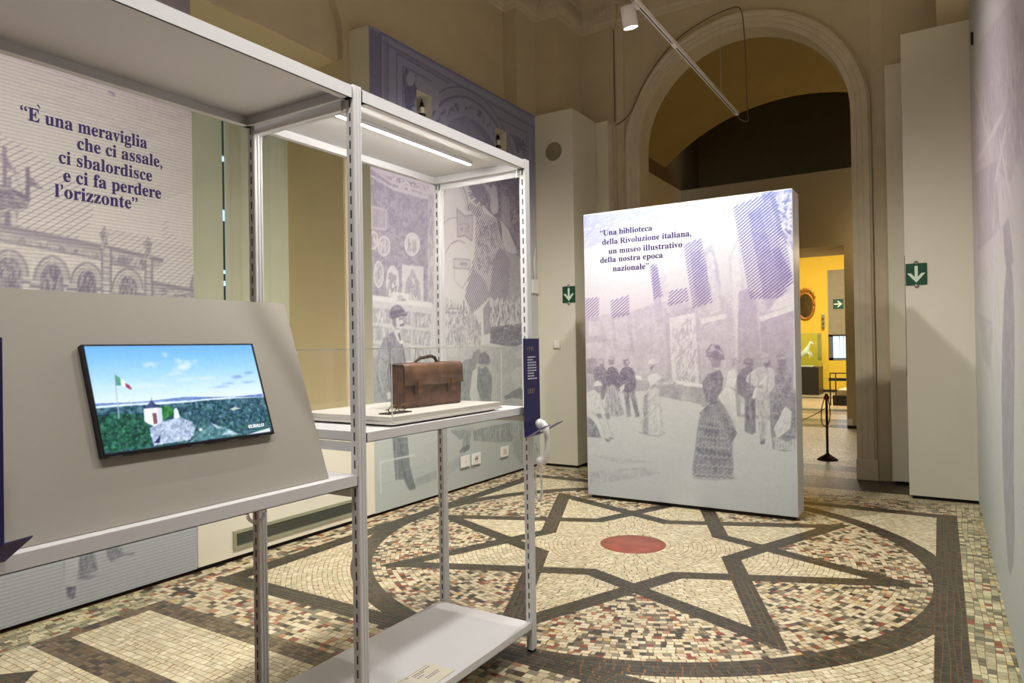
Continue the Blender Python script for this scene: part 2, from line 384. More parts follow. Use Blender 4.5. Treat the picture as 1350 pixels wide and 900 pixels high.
MULG = [lin((212, 205, 168))]*16+[lin((184, 180, 144))]*14+[lin((150, 148, 120))]*10+[lin((112, 112, 92))]*6+[lin((146, 92, 74))]*2+[lin((206, 184, 126))]*2
def emit(poly, pal, va=.08):
    if area(poly) < 1.2e-4: return
    TILES.append((poly, jit(random.choice(pal), va)))
def rect_tiles(x0, x1, y0, y1, pal, tw=.036, th=.033, along='x', sub=()):
    W, H = (x1-x0, y1-y0) if along == 'x' else (y1-y0, x1-x0)
    nr = max(1, round(H/th)); rh = H/nr; ph = random.random()*9
    for r in range(nr):
        s = -random.random()*tw; 
        while s < W:
            wd_ = tw*random.uniform(.72, 1.35); a, b = max(0, s), min(W, s+wd_); s += wd_
            if b-a < .008: continue
            wob = lambda q, rr: rh*.22*math.sin(q*5+rr*1.3+ph) if 0 < rr < nr else 0
            sk = random.uniform(-.008, .008)
            q = [(a, r*rh+wob(a, r)), (b, r*rh+wob(b, r)), (b+sk if b < W else b, (r+1)*rh+wob(b, r+1)), (a, (r+1)*rh+wob(a, r+1))]
            P = [(x0+u, y0+v) for u, v in q] if along == 'x' else [(x0+v, y0+u) for u, v in reversed(q)]
            ps = [P]
            for sh in sub:
                ps = [o for p in ps for o in sh(p)]
            for p in ps: emit(p, pal)
def HP(p, q):                         # half plane left of p->q kept as inside, as (n, c)
    dx, dy = q[0]-p[0], q[1]-p[1]; l = math.hypot(dx, dy); nx, ny = dy/l, -dx/l
    return nx, ny, nx*p[0]+ny*p[1]
# star band geometry
RTIP, RV0, RV1 = 1.97, .68, .82
def pol(r, a): return (SCX+r*math.cos(a), SCY+r*math.sin(a))
BANDS = []
for kk in range(8):
    t0 = kk*PI/4
    for sg in (1, -1):
        t1 = t0+sg*PI/4
        tip, vf, vn = pol(RTIP, t0), pol(RV1, t1), pol(RV0, t1)
        dx, dy = vf[0]-tip[0], vf[1]-tip[1]; l = math.hypot(dx, dy); dx /= l; dy /= l
        nx, ny = -dy, dx
        if (nx*(SCX-tip[0])+ny*(SCY-tip[1])) > 0: nx, ny = -nx, -ny       # outward normal
        cf = nx*tip[0]+ny*tip[1]; cn = nx*vn[0]+ny*vn[1]
        e0 = (-math.sin(t0), math.cos(t0)); e1 = (-math.sin(t1), math.cos(t1))
        h = [(nx, ny, cf), (-nx, -ny, -cn)]
        g = 1 if sg > 0 else -1
        h.append((-g*e0[0], -g*e0[1], -g*(e0[0]*SCX+e0[1]*SCY)))
        h.append((g*e1[0], g*e1[1], g*(e1[0]*SCX+e1[1]*SCY)))
        BANDS.append(dict(h=h, tip=tip, d=(dx, dy), n=(nx, ny), w=cf-cn, L=l+.25, ang=(t0+t1)/2))
def inside(p, hs): return all(a*p[0]+b*p[1] <= c for a, b, c in hs)
RI, RO = 1.99, 2.14
FI, FO = 2.0, 2.15
# frame bars
for (x0, x1, y0, y1, al) in ((SCX-FO, SCX-FI, SCY-FO, SCY+FO, 'y'), (SCX+FI, SCX+FO, SCY-FO, SCY+FO, 'y'), (SCX-FI, SCX+FI, SCY-FO, SCY-FI, 'x'), (SCX-FI, SCX+FI, SCY+FI, SCY+FO, 'x')):
    rect_tiles(x0, x1, y0, y1, DK, .036, .031, al)
SQ = [(1, 0, SCX+FI), (-1, 0, -(SCX-FI)), (0, 1, SCY+FI), (0, -1, -(SCY-FI))]
def in_square(p):
    for h in SQ: p = clip(p, *h) if p else p
    return [p] if p else []
def polar_tiles(r0, r1, th, tw, fn):
    nr = max(1, round((r1-r0)/th)); rh = (r1-r0)/nr
    for r in range(nr):
        ra, rb = r0+r*rh, r0+(r+1)*rh; na = max(8, int(2*PI*(ra+rb)/2/tw)); st = random.random()
        ed = [(i+st+random.uniform(-.24, .24))/na*2*PI for i in range(na)]; ed.append(ed[0]+2*PI)
        for i in range(na):
            a, b = ed[i], ed[i+1]; sk = random.uniform(-.2, .2)*(b-a); dr = random.uniform(-.0018, .0018)
            fn([pol(ra+dr, a), pol(rb+dr, a+sk), pol(rb+dr, b+sk), pol(ra+dr, b)][::-1], (ra+rb)/2, (a+b)/2)
polar_tiles(RI, RO, .0375, .036, lambda p, r, a: [emit(q, DK) for q in in_square(p)])
# star bands
for bi, B in enumerate(BANDS):
    nr = 4; rw = B['w']/nr
    others = [BANDS[j] for j in range(bi) if abs(math.remainder(BANDS[j]['ang']-B['ang'], 2*PI)) < .01]
    for r in range(nr):
        s = -random.random()*.03
        while s < B['L']:
            l = .034*random.uniform(.75, 1.3); sk = random.uniform(-.004, .004)
            def at(s_, t_): return (B['tip'][0]+B['d'][0]*s_-B['n'][0]*t_, B['tip'][1]+B['d'][1]*s_-B['n'][1]*t_)
            p = [at(s, r*rw), at(s+l, r*rw), at(s+l+sk, (r+1)*rw), at(s+sk, (r+1)*rw)]
            s += l
            for h in B['h'][2:]: p = clip(p, *h) if p else p
            if not p: continue
            ps = [p]
            for ob in others: ps = [q for x in ps for q in subtract(x, ob['h'])]
            for q in ps: emit(q, DK)
# field inside the frame
def field(p, r, a):
    if r > RI-.05:
        if r < RO+.05:
            e = (math.cos(a), math.sin(a)); c0 = e[0]*SCX+e[1]*SCY
            ps = subtract(p, [(e[0], e[1], c0+RO), (-e[0], -e[1], -(c0+RI))])
        else: ps = [p]
        ps = [q for x in ps for q in in_square(x)]
        if r < RI: 
            for q in ps: emit(q, MULTI)
        else:
            for q in ps: emit(q, LT)
        return
    ps = [p]
    c = (sum(v[0] for v in p)/len(p), sum(v[1] for v in p)/len(p))
    for B in BANDS:
        if abs(math.remainder(B['ang']-a, 2*PI)) > .45+.05/r: continue
        dd = B['n'][0]*c[0]+B['n'][1]*c[1]
        if not (B['h'][0][2]-B['w']-.05 < dd < B['h'][0][2]+.05): continue
        ps = [q for x in ps for q in subtract(x, B['h'])]
    for q in ps:
        cc = (sum(v[0] for v in q)/len(q), sum(v[1] for v in q)/len(q))
        aa = math.atan2(cc[1]-SCY, cc[0]-SCX)
        outside = True
        for B in BANDS:                 # inside an arm: on the centre side of both of its bands
            if abs(math.remainder(B['ang']-aa, 2*PI)) < PI/8+.001 and B['n'][0]*cc[0]+B['n'][1]*cc[1] < B['h'][0][2]-B['w']*.5: outside = False
        emit(q, MULTI if outside else LT)
polar_tiles(.252, 2.90, .0335, .037, field)
# strips outside the frame
X0, X1 = XL-.02, XR+.02
fx0, fx1, fy0, fy1 = SCX-FO, SCX+FO, SCY-FO, SCY+FO
rect_tiles(X0, fx0, fy0, 7.61, MULTI, .044, .036, 'y'); rect_tiles(fx1, X1, 1.0, 7.61, MULG, .044, .036, 'y')
rect_tiles(fx0, fx1, fy1, 7.61, MULTI, .044, .036)
rect_tiles(X0, fx1, 2.46, fy0, MULTI, .044, .037)
rect_tiles(X0, -4.14, 1.0, 2.46, MULG, .044, .036, 'y')
rect_tiles(-4.14, fx1, 2.325, 2.46, BR, .04, .034); rect_tiles(-4.14, -4.055, 1.88, 2.325, BR, .04, .034, 'y')
rect_tiles(-4.055, fx1, 1.88, 2.325, LT, .036, .034); rect_tiles(-4.14, fx1, 1.72, 1.88, BR, .04, .034)
rect_tiles(-4.14, fx1, 1.60, 1.72, LT, .038, .034)
for i in range(12):
    x = -4.14+i*.36
    tri = [(x, 1.60), (x+.36, 1.60), (x+.18, 1.42)]
    hs = [HP(tri[2], tri[1]), HP(tri[1], tri[0]), HP(tri[0], tri[2])]
    def keep(p, hs=hs):
        for h in hs: p = clip(p, *h) if p else p
        return [p] if p else []
    rect_tiles(x, x+.36, 1.42, 1.60, LT, .038, .034, 'x', (keep,)); rect_tiles(x, x+.36, 1.42, 1.60, DK, .038, .034, 'x', (lambda p, hs=hs: subtract(p, hs),))
rect_tiles(-4.14, fx1, 1.0, 1.42, DK, .038, .034)
rect_tiles(X0, X1, 7.61, 7.89, LT, .037, .035); rect_tiles(X0, X1, 7.89, 8.55, DK, .05, .036)
px0, px1 = XC-AR-.05, XC+AR+.3
rect_tiles(px0, px1, 8.55, 8.98, LT, .04, .036); rect_tiles(-4.3, .2, 8.98, 9.37, DK, .05, .036)
rect_tiles(-3.2, .0, 9.37, 13.44, LT, .05, .042)
def tile_geo(mb, poly, col):
    cx = sum(p[0] for p in poly)/len(poly); cy = sum(p[1] for p in poly)/len(poly); n = len(poly)
    sh = []
    for p in poly:
        d = math.hypot(p[0]-cx, p[1]-cy); k = max(.35, 1-.0025/max(d, .003)); sh.append((cx+(p[0]-cx)*k, cy+(p[1]-cy)*k))
    ax = random.uniform(-.018, .018); ay = random.uniform(-.018, .018)
    top = [(x, y, min(0, (x-cx)*ax+(y-cy)*ay)-.0002) for x, y in sh]
    bot = [(x, y, -.0022) for x, y in sh]
    if sum(sh[i][0]*sh[(i+1) % n][1]-sh[(i+1) % n][0]*sh[i][1] for i in range(n)) < 0: top.reverse(); bot.reverse()
    mb.add(top+bot, [tuple(range(n))]+[(i, i+n, (i+1) % n+n, (i+1) % n) for i in range(n)], col)
# the 300 that show largest are single pieces, the rest one field
def px_size(t):
    c = (sum(p[0] for p in t[0])/len(t[0]), sum(p[1] for p in t[0])/len(t[0]), 0); x, y, k = proj(c)
    if k < .5 or not (3 < x < 1347 and 3 < y < 897): return 0
    if -2.42 < c[0] < -1.7 and c[1] < 3.05: return 0
    if (x < 250 and y < 735+.0*x) or (380 < x < 712 and y > 895-(x-380)*.52 and y < 905 and x < 590) or (585 <= x < 712 and 788 < y < 905-(x-585)*.5): return 0
    if XL > c[0] or c[0] > XR: return 0
    return area(t[0])/k**3
TILES.sort(key=px_size, reverse=True)
for t in TILES[:300]:
    mb = MB(); tile_geo(mb, *t); mb.build('mosaic_tile', TILE, floor, attr=True)
mb = MB()
for t in TILES[300:]: tile_geo(mb, *t)
mb.build('mosaic_field', TILE, floor, label='small stone mosaic tiles in cream, grey and red', kind='stuff', attr=True)
MB().lathe([(0, -.0002), (.244, -.0002), (.246, -.0018)], (SCX, SCY, 0), seg=64).build('medallion', mat('red marble', (158, 84, 68), .4, var=.22, scale=9), floor, label='round red marble disc at the star centre')
# marble bands of the yellow room
bands = [(13.46, 13.9, (92, 92, 76)), (13.9, 14.36, (170, 156, 116)), (14.36, 14.9, (128, 120, 92)), (14.9, 15.9, (196, 176, 132)), (15.9, 16.6, (150, 132, 100)), (16.6, 17.1, (92, 92, 76)), (17.1, 17.5, (176, 164, 126)), (17.5, 20.2, (190, 168, 124)), (20.2, 20.7, (98, 96, 80)), (20.7, 22.9, (186, 170, 130))]
for i, (a, b, c) in enumerate(bands):
    xa, xb = ((DX0, DX1) if b < 14.94 else (-6.9, 2.9))
    MB().box((xa, a+.004, -.0017), (xb, b-.004, -.0004)).build('marble_band', mat('marble band %d' % (i % 10), c, .25, var=.15, scale=1.2), floor)

# ================================================================== PRINTED EXHIBITION PANELS
def ramp(stops, z):
    if z <= stops[0][0]: return stops[0][1]
    for (z0, c0), (z1, c1) in zip(stops, stops[1:]):
        if z <= z1:
            t = (z-z0)/(z1-z0); return tuple(a+(b-a)*t for a, b in zip(c0, c1))
    return stops[-1][1]
def smooth_noise(h, w, cells, seed):
    """fractal value noise, zero mean"""
    rg = np.random.RandomState(seed); out_ = np.zeros((h, w), np.float32); amp = 1.0
    for o_ in range(4):
        n_y, n_x = max(2, int(h/cells)+2), max(2, int(w/cells)+2); g_ = rg.rand(n_y+1, n_x+1).astype(np.float32)-.5
        yy = np.linspace(0, n_y-1.001, h); xx = np.linspace(0, n_x-1.001, w); yi = yy.astype(int); xi = xx.astype(int); fy = (yy-yi)[:, None]; fx = (xx-xi)[None, :]
        fy = fy*fy*(3-2*fy); fx = fx*fx*(3-2*fx)
        out_ += amp*(g_[yi][:, xi]*(1-fy)*(1-fx)+g_[yi+1][:, xi]*fy*(1-fx)+g_[yi][:, xi+1]*(1-fy)*fx+g_[yi+1][:, xi+1]*fy*fx); amp *= .6; cells = max(2, cells/2)
    return out_*1.4
def blur(a, r):
    for ax in (0, 1):
        c = np.cumsum(np.pad(a, [(r+1, r) if k == ax else (0, 0) for k in (0, 1)], mode='edge'), axis=ax, dtype=np.float64)
        n = a.shape[ax]; a = ((c.take(range(2*r+1, 2*r+1+n), ax)-c.take(range(0, n), ax))/(2*r+1)).astype(np.float32)
    return a
def fill(P, shape, fn):
    """scan-line fill of an outline given in canvas cells"""
    ys = [p[1] for p in P]; n = len(P)
    for r in range(max(0, int(math.floor(min(ys)-.5))), min(shape[0]-1, int(math.ceil(max(ys))))+1):
        t = r+.5; xs = []
        for i in range(n):
            x0, y0 = P[i]; x1, y1 = P[(i+1) % n]
            if (y0 > t) != (y1 > t): xs.append(x0+(x1-x0)*(t-y0)/(y1-y0))
        xs.sort()
        for a, b in zip(xs[::2], xs[1::2]):
            a, b = max(0, int(math.ceil(a-.5))), min(shape[1], int(math.ceil(b-.5)))
            if b > a: fn(r, a, b)
def grid_mesh(name, place, nu, nv, cols, m, parent, keep=None):
    """flat grid whose corners carry the printed colours"""
    off = OFF[parent]; U, V = np.meshgrid(np.arange(nu+1), np.arange(nv+1)); co = place(U, V).reshape(-1, 3)-np.array(off)
    a = (np.arange(nv)[:, None]*(nu+1)+np.arange(nu)[None, :]); q = np.stack([a, a+1, a+nu+2, a+nu+1], -1).reshape(-1, 4)
    if keep is not None: q = q[keep.reshape(-1)]
    p0, p1, p2 = co[q[0, 0]], co[q[0, 1]], co[q[0, 3]]; nrm = np.cross(p1-p0, p2-p0); c0 = np.array(CAM)-np.array(off)-p0
    if nrm.dot(c0) < 0: q = q[:, ::-1]
    me = bpy.data.meshes.new(name); me.vertices.add(len(co)); me.vertices.foreach_set('co', co.astype(np.float32).ravel())
    me.loops.add(q.size); me.loops.foreach_set('vertex_index', q.astype(np.int32).ravel())
    me.polygons.add(len(q)); me.polygons.foreach_set('loop_start', (np.arange(len(q))*4).astype(np.int32)); me.update(calc_edges=True)
    ca = me.color_attributes.new('Col', 'FLOAT_COLOR', 'POINT'); ca.data.foreach_set('color', cols.astype(np.float32).ravel()); me.materials.append(m)
    o = bpy.data.objects.new(name, me); COL.objects.link(o); o.parent = parent; OFF[o] = off; return o
def lin_np(c):
    c = np.clip(c, 0, 255)/255; return np.where(c <= .04045, c/12.92, ((c+.055)/1.055)**2.4)
class Print:
    """flat printed picture on a panel face, drawn on a fine grid of the face; outlines traced from photo pixels"""
    SS = 2
    def __init__(s, plane, val, base, ink, ext, cell, seed=1):
        s.pl, s.val, s.base, s.ink = plane, val, base, ink
        s.u0, s.u1, s.v0, s.v1 = ext; s.nu = round((s.u1-s.u0)/cell); s.nv = round((s.v1-s.v0)/cell); s.px = (s.u1-s.u0)/s.nu/s.SS; s.py = (s.v1-s.v0)/s.nv/s.SS
        H, W = s.nv*s.SS, s.nu*s.SS; s.D = np.zeros((H, W), np.float32); s.T = np.full((H, W), .25, np.float32)
        s.N = smooth_noise(H, W, max(3, .05/s.px), seed); s.zf = None
    def at(s, x, y):
        if s.zf: x, y = s.zf[0]+x/s.zf[2], s.zf[1]+y/s.zf[2]
        return (pY if s.pl == 'Y' else pX)(x, y, s.val)
    def zoom(s, x, y, k): s.zf = (x, y, k)
    def uv(s, p): return (p.x, p.z) if s.pl == 'Y' else (p.y, p.z)
    def face(s, uvs, d, tex, n=0, mott=.16):
        P = [((u-s.u0)/s.px, (v-s.v0)/s.py) for u, v in uvs]; D, T, N = s.D, s.T, s.N
        def fn(r, a, b): D[r, a:b] = d+N[r, a:b]*(mott*tex); T[r, a:b] = tex
        fill(P, D.shape, fn)
    def poly(s, pts, d, tex=.6, smooth=0):
        P = [s.uv(s.at(*p)) for p in pts]
        for _ in range(smooth):
            P = [q for i in range(len(P)) for q in ((P[i][0]*.75+P[(i+1) % len(P)][0]*.25, P[i][1]*.75+P[(i+1) % len(P)][1]*.25), (P[i][0]*.25+P[(i+1) % len(P)][0]*.75, P[i][1]*.25+P[(i+1) % len(P)][1]*.75))]
        s.face(P, d, tex); return P
    def stroke(s, pts, w, d, tex=.3, new=True, px=True):
        P = [s.uv(s.at(*p)) for p in pts] if px else pts
        w = max(w, s.px*1.05)
        for i in range(len(P)-1):
            (ax, ay), (bx, by) = P[i], P[i+1]; l = math.hypot(bx-ax, by-ay)
            if l < 1e-6: continue
            nx, ny = -(by-ay)/l*w/2, (bx-ax)/l*w/2; ex, ey = (bx-ax)/l*w*.3, (by-ay)/l*w*.3
            s.face([(ax-ex+nx, ay-ey+ny), (ax-ex-nx, ay-ey-ny), (bx+ex-nx, by+ey-ny), (bx+ex+nx, by+ey+ny)], d, tex, 0, 0)
    n = 1
    def soften(s, k=1): s.D = blur(s.D, k)
    def ell(s, c, rx, ry, d, tex=.4, w=None, a0=0, a1=2*PI, n=28):
        pts = [(c[0]+rx*math.cos(a0+(a1-a0)*i/n), c[1]-ry*math.sin(a0+(a1-a0)*i/n)) for i in range(n+1)]
        if w: s.stroke(pts, w, d, tex)
        else: s.poly(pts[:-1] if a1-a0 > 6.2 else pts, d, tex)
    @staticmethod
    def inpoly(p, P):
        r = False; j = len(P)-1
        for i in range(len(P)):
            if (P[i][1] > p[1]) != (P[j][1] > p[1]) and p[0] < (P[j][0]-P[i][0])*(p[1]-P[i][1])/(P[j][1]-P[i][1])+P[i][0]: r = not r
            j = i
        return r
    def scrib(s, pts, n, L, w, ds, ang=None, spread=1.2, px=True):
        """burin strokes scattered inside an outline"""
        P = [s.uv(s.at(*p)) for p in pts] if px else pts
        xs = [p[0] for p in P]; ys = [p[1] for p in P]; k = 0; tr = 0
        while k < n and tr < n*6:
            tr += 1; c = (random.uniform(min(xs), max(xs)), random.uniform(min(ys), max(ys)))
            if not s.inpoly(c, P): continue
            a = (ang if ang is not None else random.uniform(0, PI))+random.uniform(-spread, spread)*.5; l = L*random.uniform(.4, 1.2)
            b = a+random.uniform(-.5, .5)
            m_ = (c[0]+math.cos(a)*l/2, c[1]+math.sin(a)*l/2); e = (m_[0]+math.cos(b)*l/2, m_[1]+math.sin(b)*l/2)
            if not s.inpoly(e, P): continue
            s.stroke([c, m_, e], w*random.uniform(.6, 1.3), random.choice(ds), .2, False, False); k += 1
    def hatch(s, pts, ang, pitch, w, d, px=True):
        P = [s.uv(s.at(*p)) for p in pts] if px else pts
        ca, sa = math.cos(ang), math.sin(ang); R = [(x*ca+y*sa, -x*sa+y*ca) for x, y in P]
        t = min(r[1] for r in R)+pitch/2; top = max(r[1] for r in R)
        while t < top:
            xs = []
            for i in range(len(R)):
                (x0, y0), (x1, y1) = R[i], R[(i+1) % len(R)]
                if (y0 > t) != (y1 > t): xs.append(x0+(x1-x0)*(t-y0)/(y1-y0))
            xs.sort()
            for a, b in zip(xs[::2], xs[1::2]):
                A = (a*ca-t*sa, a*sa+t*ca); B = (b*ca-t*sa, b*sa+t*ca); s.stroke([A, B], w, d, 0, False, False)
            t += pitch
    def fig(s, parts):
        for p in parts:
            pts, d = p[0], p[1]; tex = p[2] if len(p) > 2 else .7; ns = p[3] if len(p) > 3 else 0; ang = p[4] if len(p) > 4 else None
            P_ = s.poly(pts, d, tex*.8, 1 if len(pts) > 7 else 0)
            s.stroke(P_+[P_[0]], .003, max(0, d)+.2, .2, px=False)
            if ns: s.scrib(pts, int(ns*1.8), .05, .0055, [d-.28, d+.28, d+.16, d-.14, d+.34], ang, .8)
    def build(s, parent, m, keep=None):
        H, W = s.nv, s.nu; D = s.D.reshape(H, s.SS, W, s.SS).mean((1, 3)); T = s.T.reshape(H, s.SS, W, s.SS).mean((1, 3))
        D = np.pad(D, ((0, 1), (0, 1)), mode='edge'); T = np.pad(T, ((0, 1), (0, 1)), mode='edge'); D[1:, 1:] = (D[1:, 1:]+D[:-1, :-1])/2
        zs = np.linspace(s.v0, s.v1, H+1); B = np.array([ramp(s.base, z) for z in zs])[:, None, :]; I = np.array([ramp(s.ink, z) for z in zs])[:, None, :]
        d = D[..., None]; c = np.where(d >= 0, B+(I-B)*np.clip(d, 0, 1.6), B+(248-B)*np.clip(-d, 0, 1))
        cols = np.concatenate([lin_np(c), T[..., None]], -1)
        du, dv = (s.u1-s.u0)/W, (s.v1-s.v0)/H
        def place(U, V):
            u = s.u0+U*du; v = s.v0+V*dv; k = np.full_like(u, s.val, dtype=float); return np.stack([u, k, v] if s.pl == 'Y' else [k, u, v], -1)
        return grid_mesh('printed_picture', place, W, H, cols, m, parent, keep)

BOLD = str.maketrans({**{chr(97+i): chr(0x1D41A+i) for i in range(26)}, **{chr(65+i): chr(0x1D400+i) for i in range(26)}})
def text_mesh(body, bold=True):
    c = bpy.data.curves.new('lettering', 'FONT'); c.body = body.translate(BOLD) if bold else body; c.size = 1; c.resolution_u = 4
    if bold: c.offset = .012
    o = bpy.data.objects.new('lettering', c); COL.objects.link(o); bpy.context.view_layer.update()
    e = o.evaluated_get(bpy.context.evaluated_depsgraph_get()); me = bpy.data.meshes.new_from_object(e)
    vs = [v.co.copy() for v in me.vertices]; fs = [tuple(p.vertices) for p in me.polygons]
    bpy.data.objects.remove(o, do_unlink=True); bpy.data.curves.remove(c); bpy.data.meshes.remove(me)
    return vs, fs
def text_on(parent, body, origin, u, v, nrm, width, height, m, bold=True, grave=None, name='lettering', tilt=0):
    """lettering of given total width and cap size on a plane: origin at the left end of the base line"""
    vs, fs = text_mesh(body, bold)
    x0 = min(p.x for p in vs); x1 = max(p.x for p in vs)
    if grave is not None:      # grave accent over a capital, drawn as its own stroke
        n = len(vs); gx = x0+(x1-x0)*grave
        vs += [Vector(q) for q in ((gx-.17, .92, 0), (gx-.05, .94, 0), (gx+.06, .76, 0), (gx+.01, .74, 0))]; fs.append((n+3, n+2, n+1, n))
    kx = width/(x1-x0); o, u, v, nrm = Vector(origin), Vector(u), Vector(v), Vector(nrm)
    place = lambda p: o+u*((p.x-x0)*kx)+v*(p.y*height)
    if not bold: return MB().add([place(p) for p in vs], fs).build(name, m, parent)
    # one part for each word: split where the gap along the line is a space
    iv = sorted((min(vs[i].x for i in f), max(vs[i].x for i in f)) for f in fs); cuts = []; r = iv[0][1]
    for a, b in iv:
        if a-r > .14: cuts.append((a+r)/2)
        r = max(r, b)
    groups = {}
    for f in fs: groups.setdefault(sum(1 for c in cuts if vs[f[0]].x > c), []).append(f)
    for g in groups.values():
        ids = sorted({i for f in g for i in f}); mp_ = {i: n for n, i in enumerate(ids)}
        MB().add([place(vs[i]) for i in ids], [tuple(mp_[i] for i in f) for f in g]).build(name, m, parent)

# ------------------------------------------------------------------ free standing partition
FX0, FX1, FY0, FY1, FH = -3.06, -1.06, 6.30, 6.60, 2.88
part = empty('exhibition_partition', (-2.06, 6.45, 0), 'free-standing white partition printed with a violet gallery scene and Italian quotation', 'partition')
MB().bbox((FX0, FY0, .035), (FX1, FY1, FH), .004).build('panel_body', mat('white satin laminate', (222, 222, 222), .38, var=.01), part)
MB().box((FX0+.03, FY0+.03, 0), (FX1-.03, FY1-.03, .04)).build('recessed_base', GAP, part)
PRN = attr_mat('violet engraving print', rough=.5, mottle=.02, mscale=60, engrave=.13)
PRL = attr_mat('line screened engraving print', rough=.6, mottle=.03, mscale=50, engrave=.15, lines=.17, pitch=.0215)
P = Print('Y', FY0-.0005, [(0, (190, 198, 204)), (.55, (194, 201, 207)), (1.0, (204, 206, 210)), (1.45, (208, 202, 213)), (1.9, (212, 206, 219)), (2.4, (212, 214, 226)), (2.88, (196, 204, 230))],
          [(0, (96, 104, 118)), (.9, (98, 100, 118)), (1.3, (112, 102, 126)), (1.7, (132, 110, 148)), (2.2, (116, 102, 170)), (2.88, (88, 104, 184))], (FX0+.004, FX1-.004, .04, FH-.004), .0055, 3)
P.zoom(760, 230, 3.912)
P.poly([(36, 212), (525, 155), (350, 275), (38, 385)], .16, .9); P.scrib([(36, 212), (525, 155), (350, 275), (38, 385)], 90, .12, .01, [.25, .05, .3], .5, .3)
P.stroke([(36, 270), (420, 168)], .012, .28); P.stroke([(36, 300), (470, 165)], .01, .3); P.stroke([(38, 345), (430, 235)], .02, .2)
P.poly([(1020, 92), (1110, 76), (1116, 390), (1078, 350), (1045, 210)], .55, .9); P.scrib([(1020, 92), (1110, 76), (1116, 390), (1078, 350), (1045, 210)], 120, .09, .014, [0, -.2, .2, .8], None)
P.poly([(950, 88), (1020, 85), (1070, 330), (1020, 300)], .3, .6)
# room wall behind the visitors
P.poly([(45, 735), (300, 700), (400, 660), (700, 640), (800, 600), (900, 600), (1118, 640), (1122, 1320), (640, 1200), (430, 1120), (44, 1130)], .12, .7)
P.scrib([(45, 735), (300, 700), (400, 660), (700, 640), (800, 600), (900, 600), (1118, 640), (1122, 1320), (640, 1200), (430, 1120), (44, 1130)], 600, .07, .005, [.06, .2, .04, .24], PI/2, .5)
# tall frames and curtains
for pts, d in (([(45, 740), (120, 733), (165, 880), (45, 875)], .42), ([(60, 760), (120, 755), (132, 830), (60, 835)], .12), ([(175, 735), (275, 705), (300, 910), (195, 910)], .36), ([(195, 750), (262, 735), (280, 900), (212, 900)], .18),
               ([(300, 700), (385, 680), (395, 920), (310, 920)], .24), ([(385, 470), (420, 480), (450, 760), (405, 765)], .34), ([(430, 520), (460, 508), (480, 620), (440, 640)], .1),
               ([(455, 715), (625, 678), (650, 1130), (475, 1130)], .36), ([(480, 740), (612, 712), (632, 1120), (495, 1120)], -.18),
               ([(585, 400), (640, 390), (690, 660), (620, 690)], .34), ([(655, 385), (700, 362), (730, 470), (765, 715), (670, 745)], .22), ([(672, 405), (700, 395), (745, 700), (685, 720)], .02),
               ([(785, 430), (838, 320), (850, 420), (872, 640), (865, 1000), (815, 1000), (800, 700)], .12), ([(800, 440), (832, 345), (850, 640), (848, 980), (825, 980), (812, 700)], -.1),
               ([(835, 605), (880, 585), (925, 645), (965, 1100), (830, 1100)], .5), ([(885, 200), (945, 168), (1075, 640), (980, 700)], .42), ([(945, 160), (1000, 120), (1120, 640), (1085, 650)], .2),
               ([(1008, 385), (1040, 372), (1075, 440), (1112, 520), (1060, 600), (1030, 610), (1040, 520)], .62),
               ([(945, 735), (1120, 680), (1120, 1150), (960, 1150)], .5), ([(943, 735), (1120, 675), (1120, 700), (950, 758)], -.3), ([(1000, 700), (1030, 640), (1118, 610), (1118, 680)], -.15), ([(640, 745), (770, 718), (772, 738), (645, 770)], -.3)):
    P.poly(pts, d*.62 if d > 0 else d, .7, 0); P.scrib(pts, 60, .07, .005, [d*.62+.1, d*.62-.1, d*.62+.06], PI/2-.15, .4)
P.scrib([(485, 760), (610, 735), (630, 1110), (500, 1110)], 150, .1, .012, [.12, .25, -.2, .3], 1.3, 1.2)
HV = .62
for pts in ([(808, 165), (1018, 85), (1085, 380), (1120, 560), (1040, 640), (895, 640)], [(553, 360), (642, 328), (702, 660), (600, 688)], [(378, 470), (412, 458), (445, 625), (400, 640)], [(45, 640), (115, 632), (115, 725), (45, 742)], [(178, 650), (270, 622), (272, 722), (182, 742)], [(480, 600), (570, 585), (580, 650), (470, 680)]):
    P.hatch(pts, math.radians(38), .0235, .0062, 1.5)
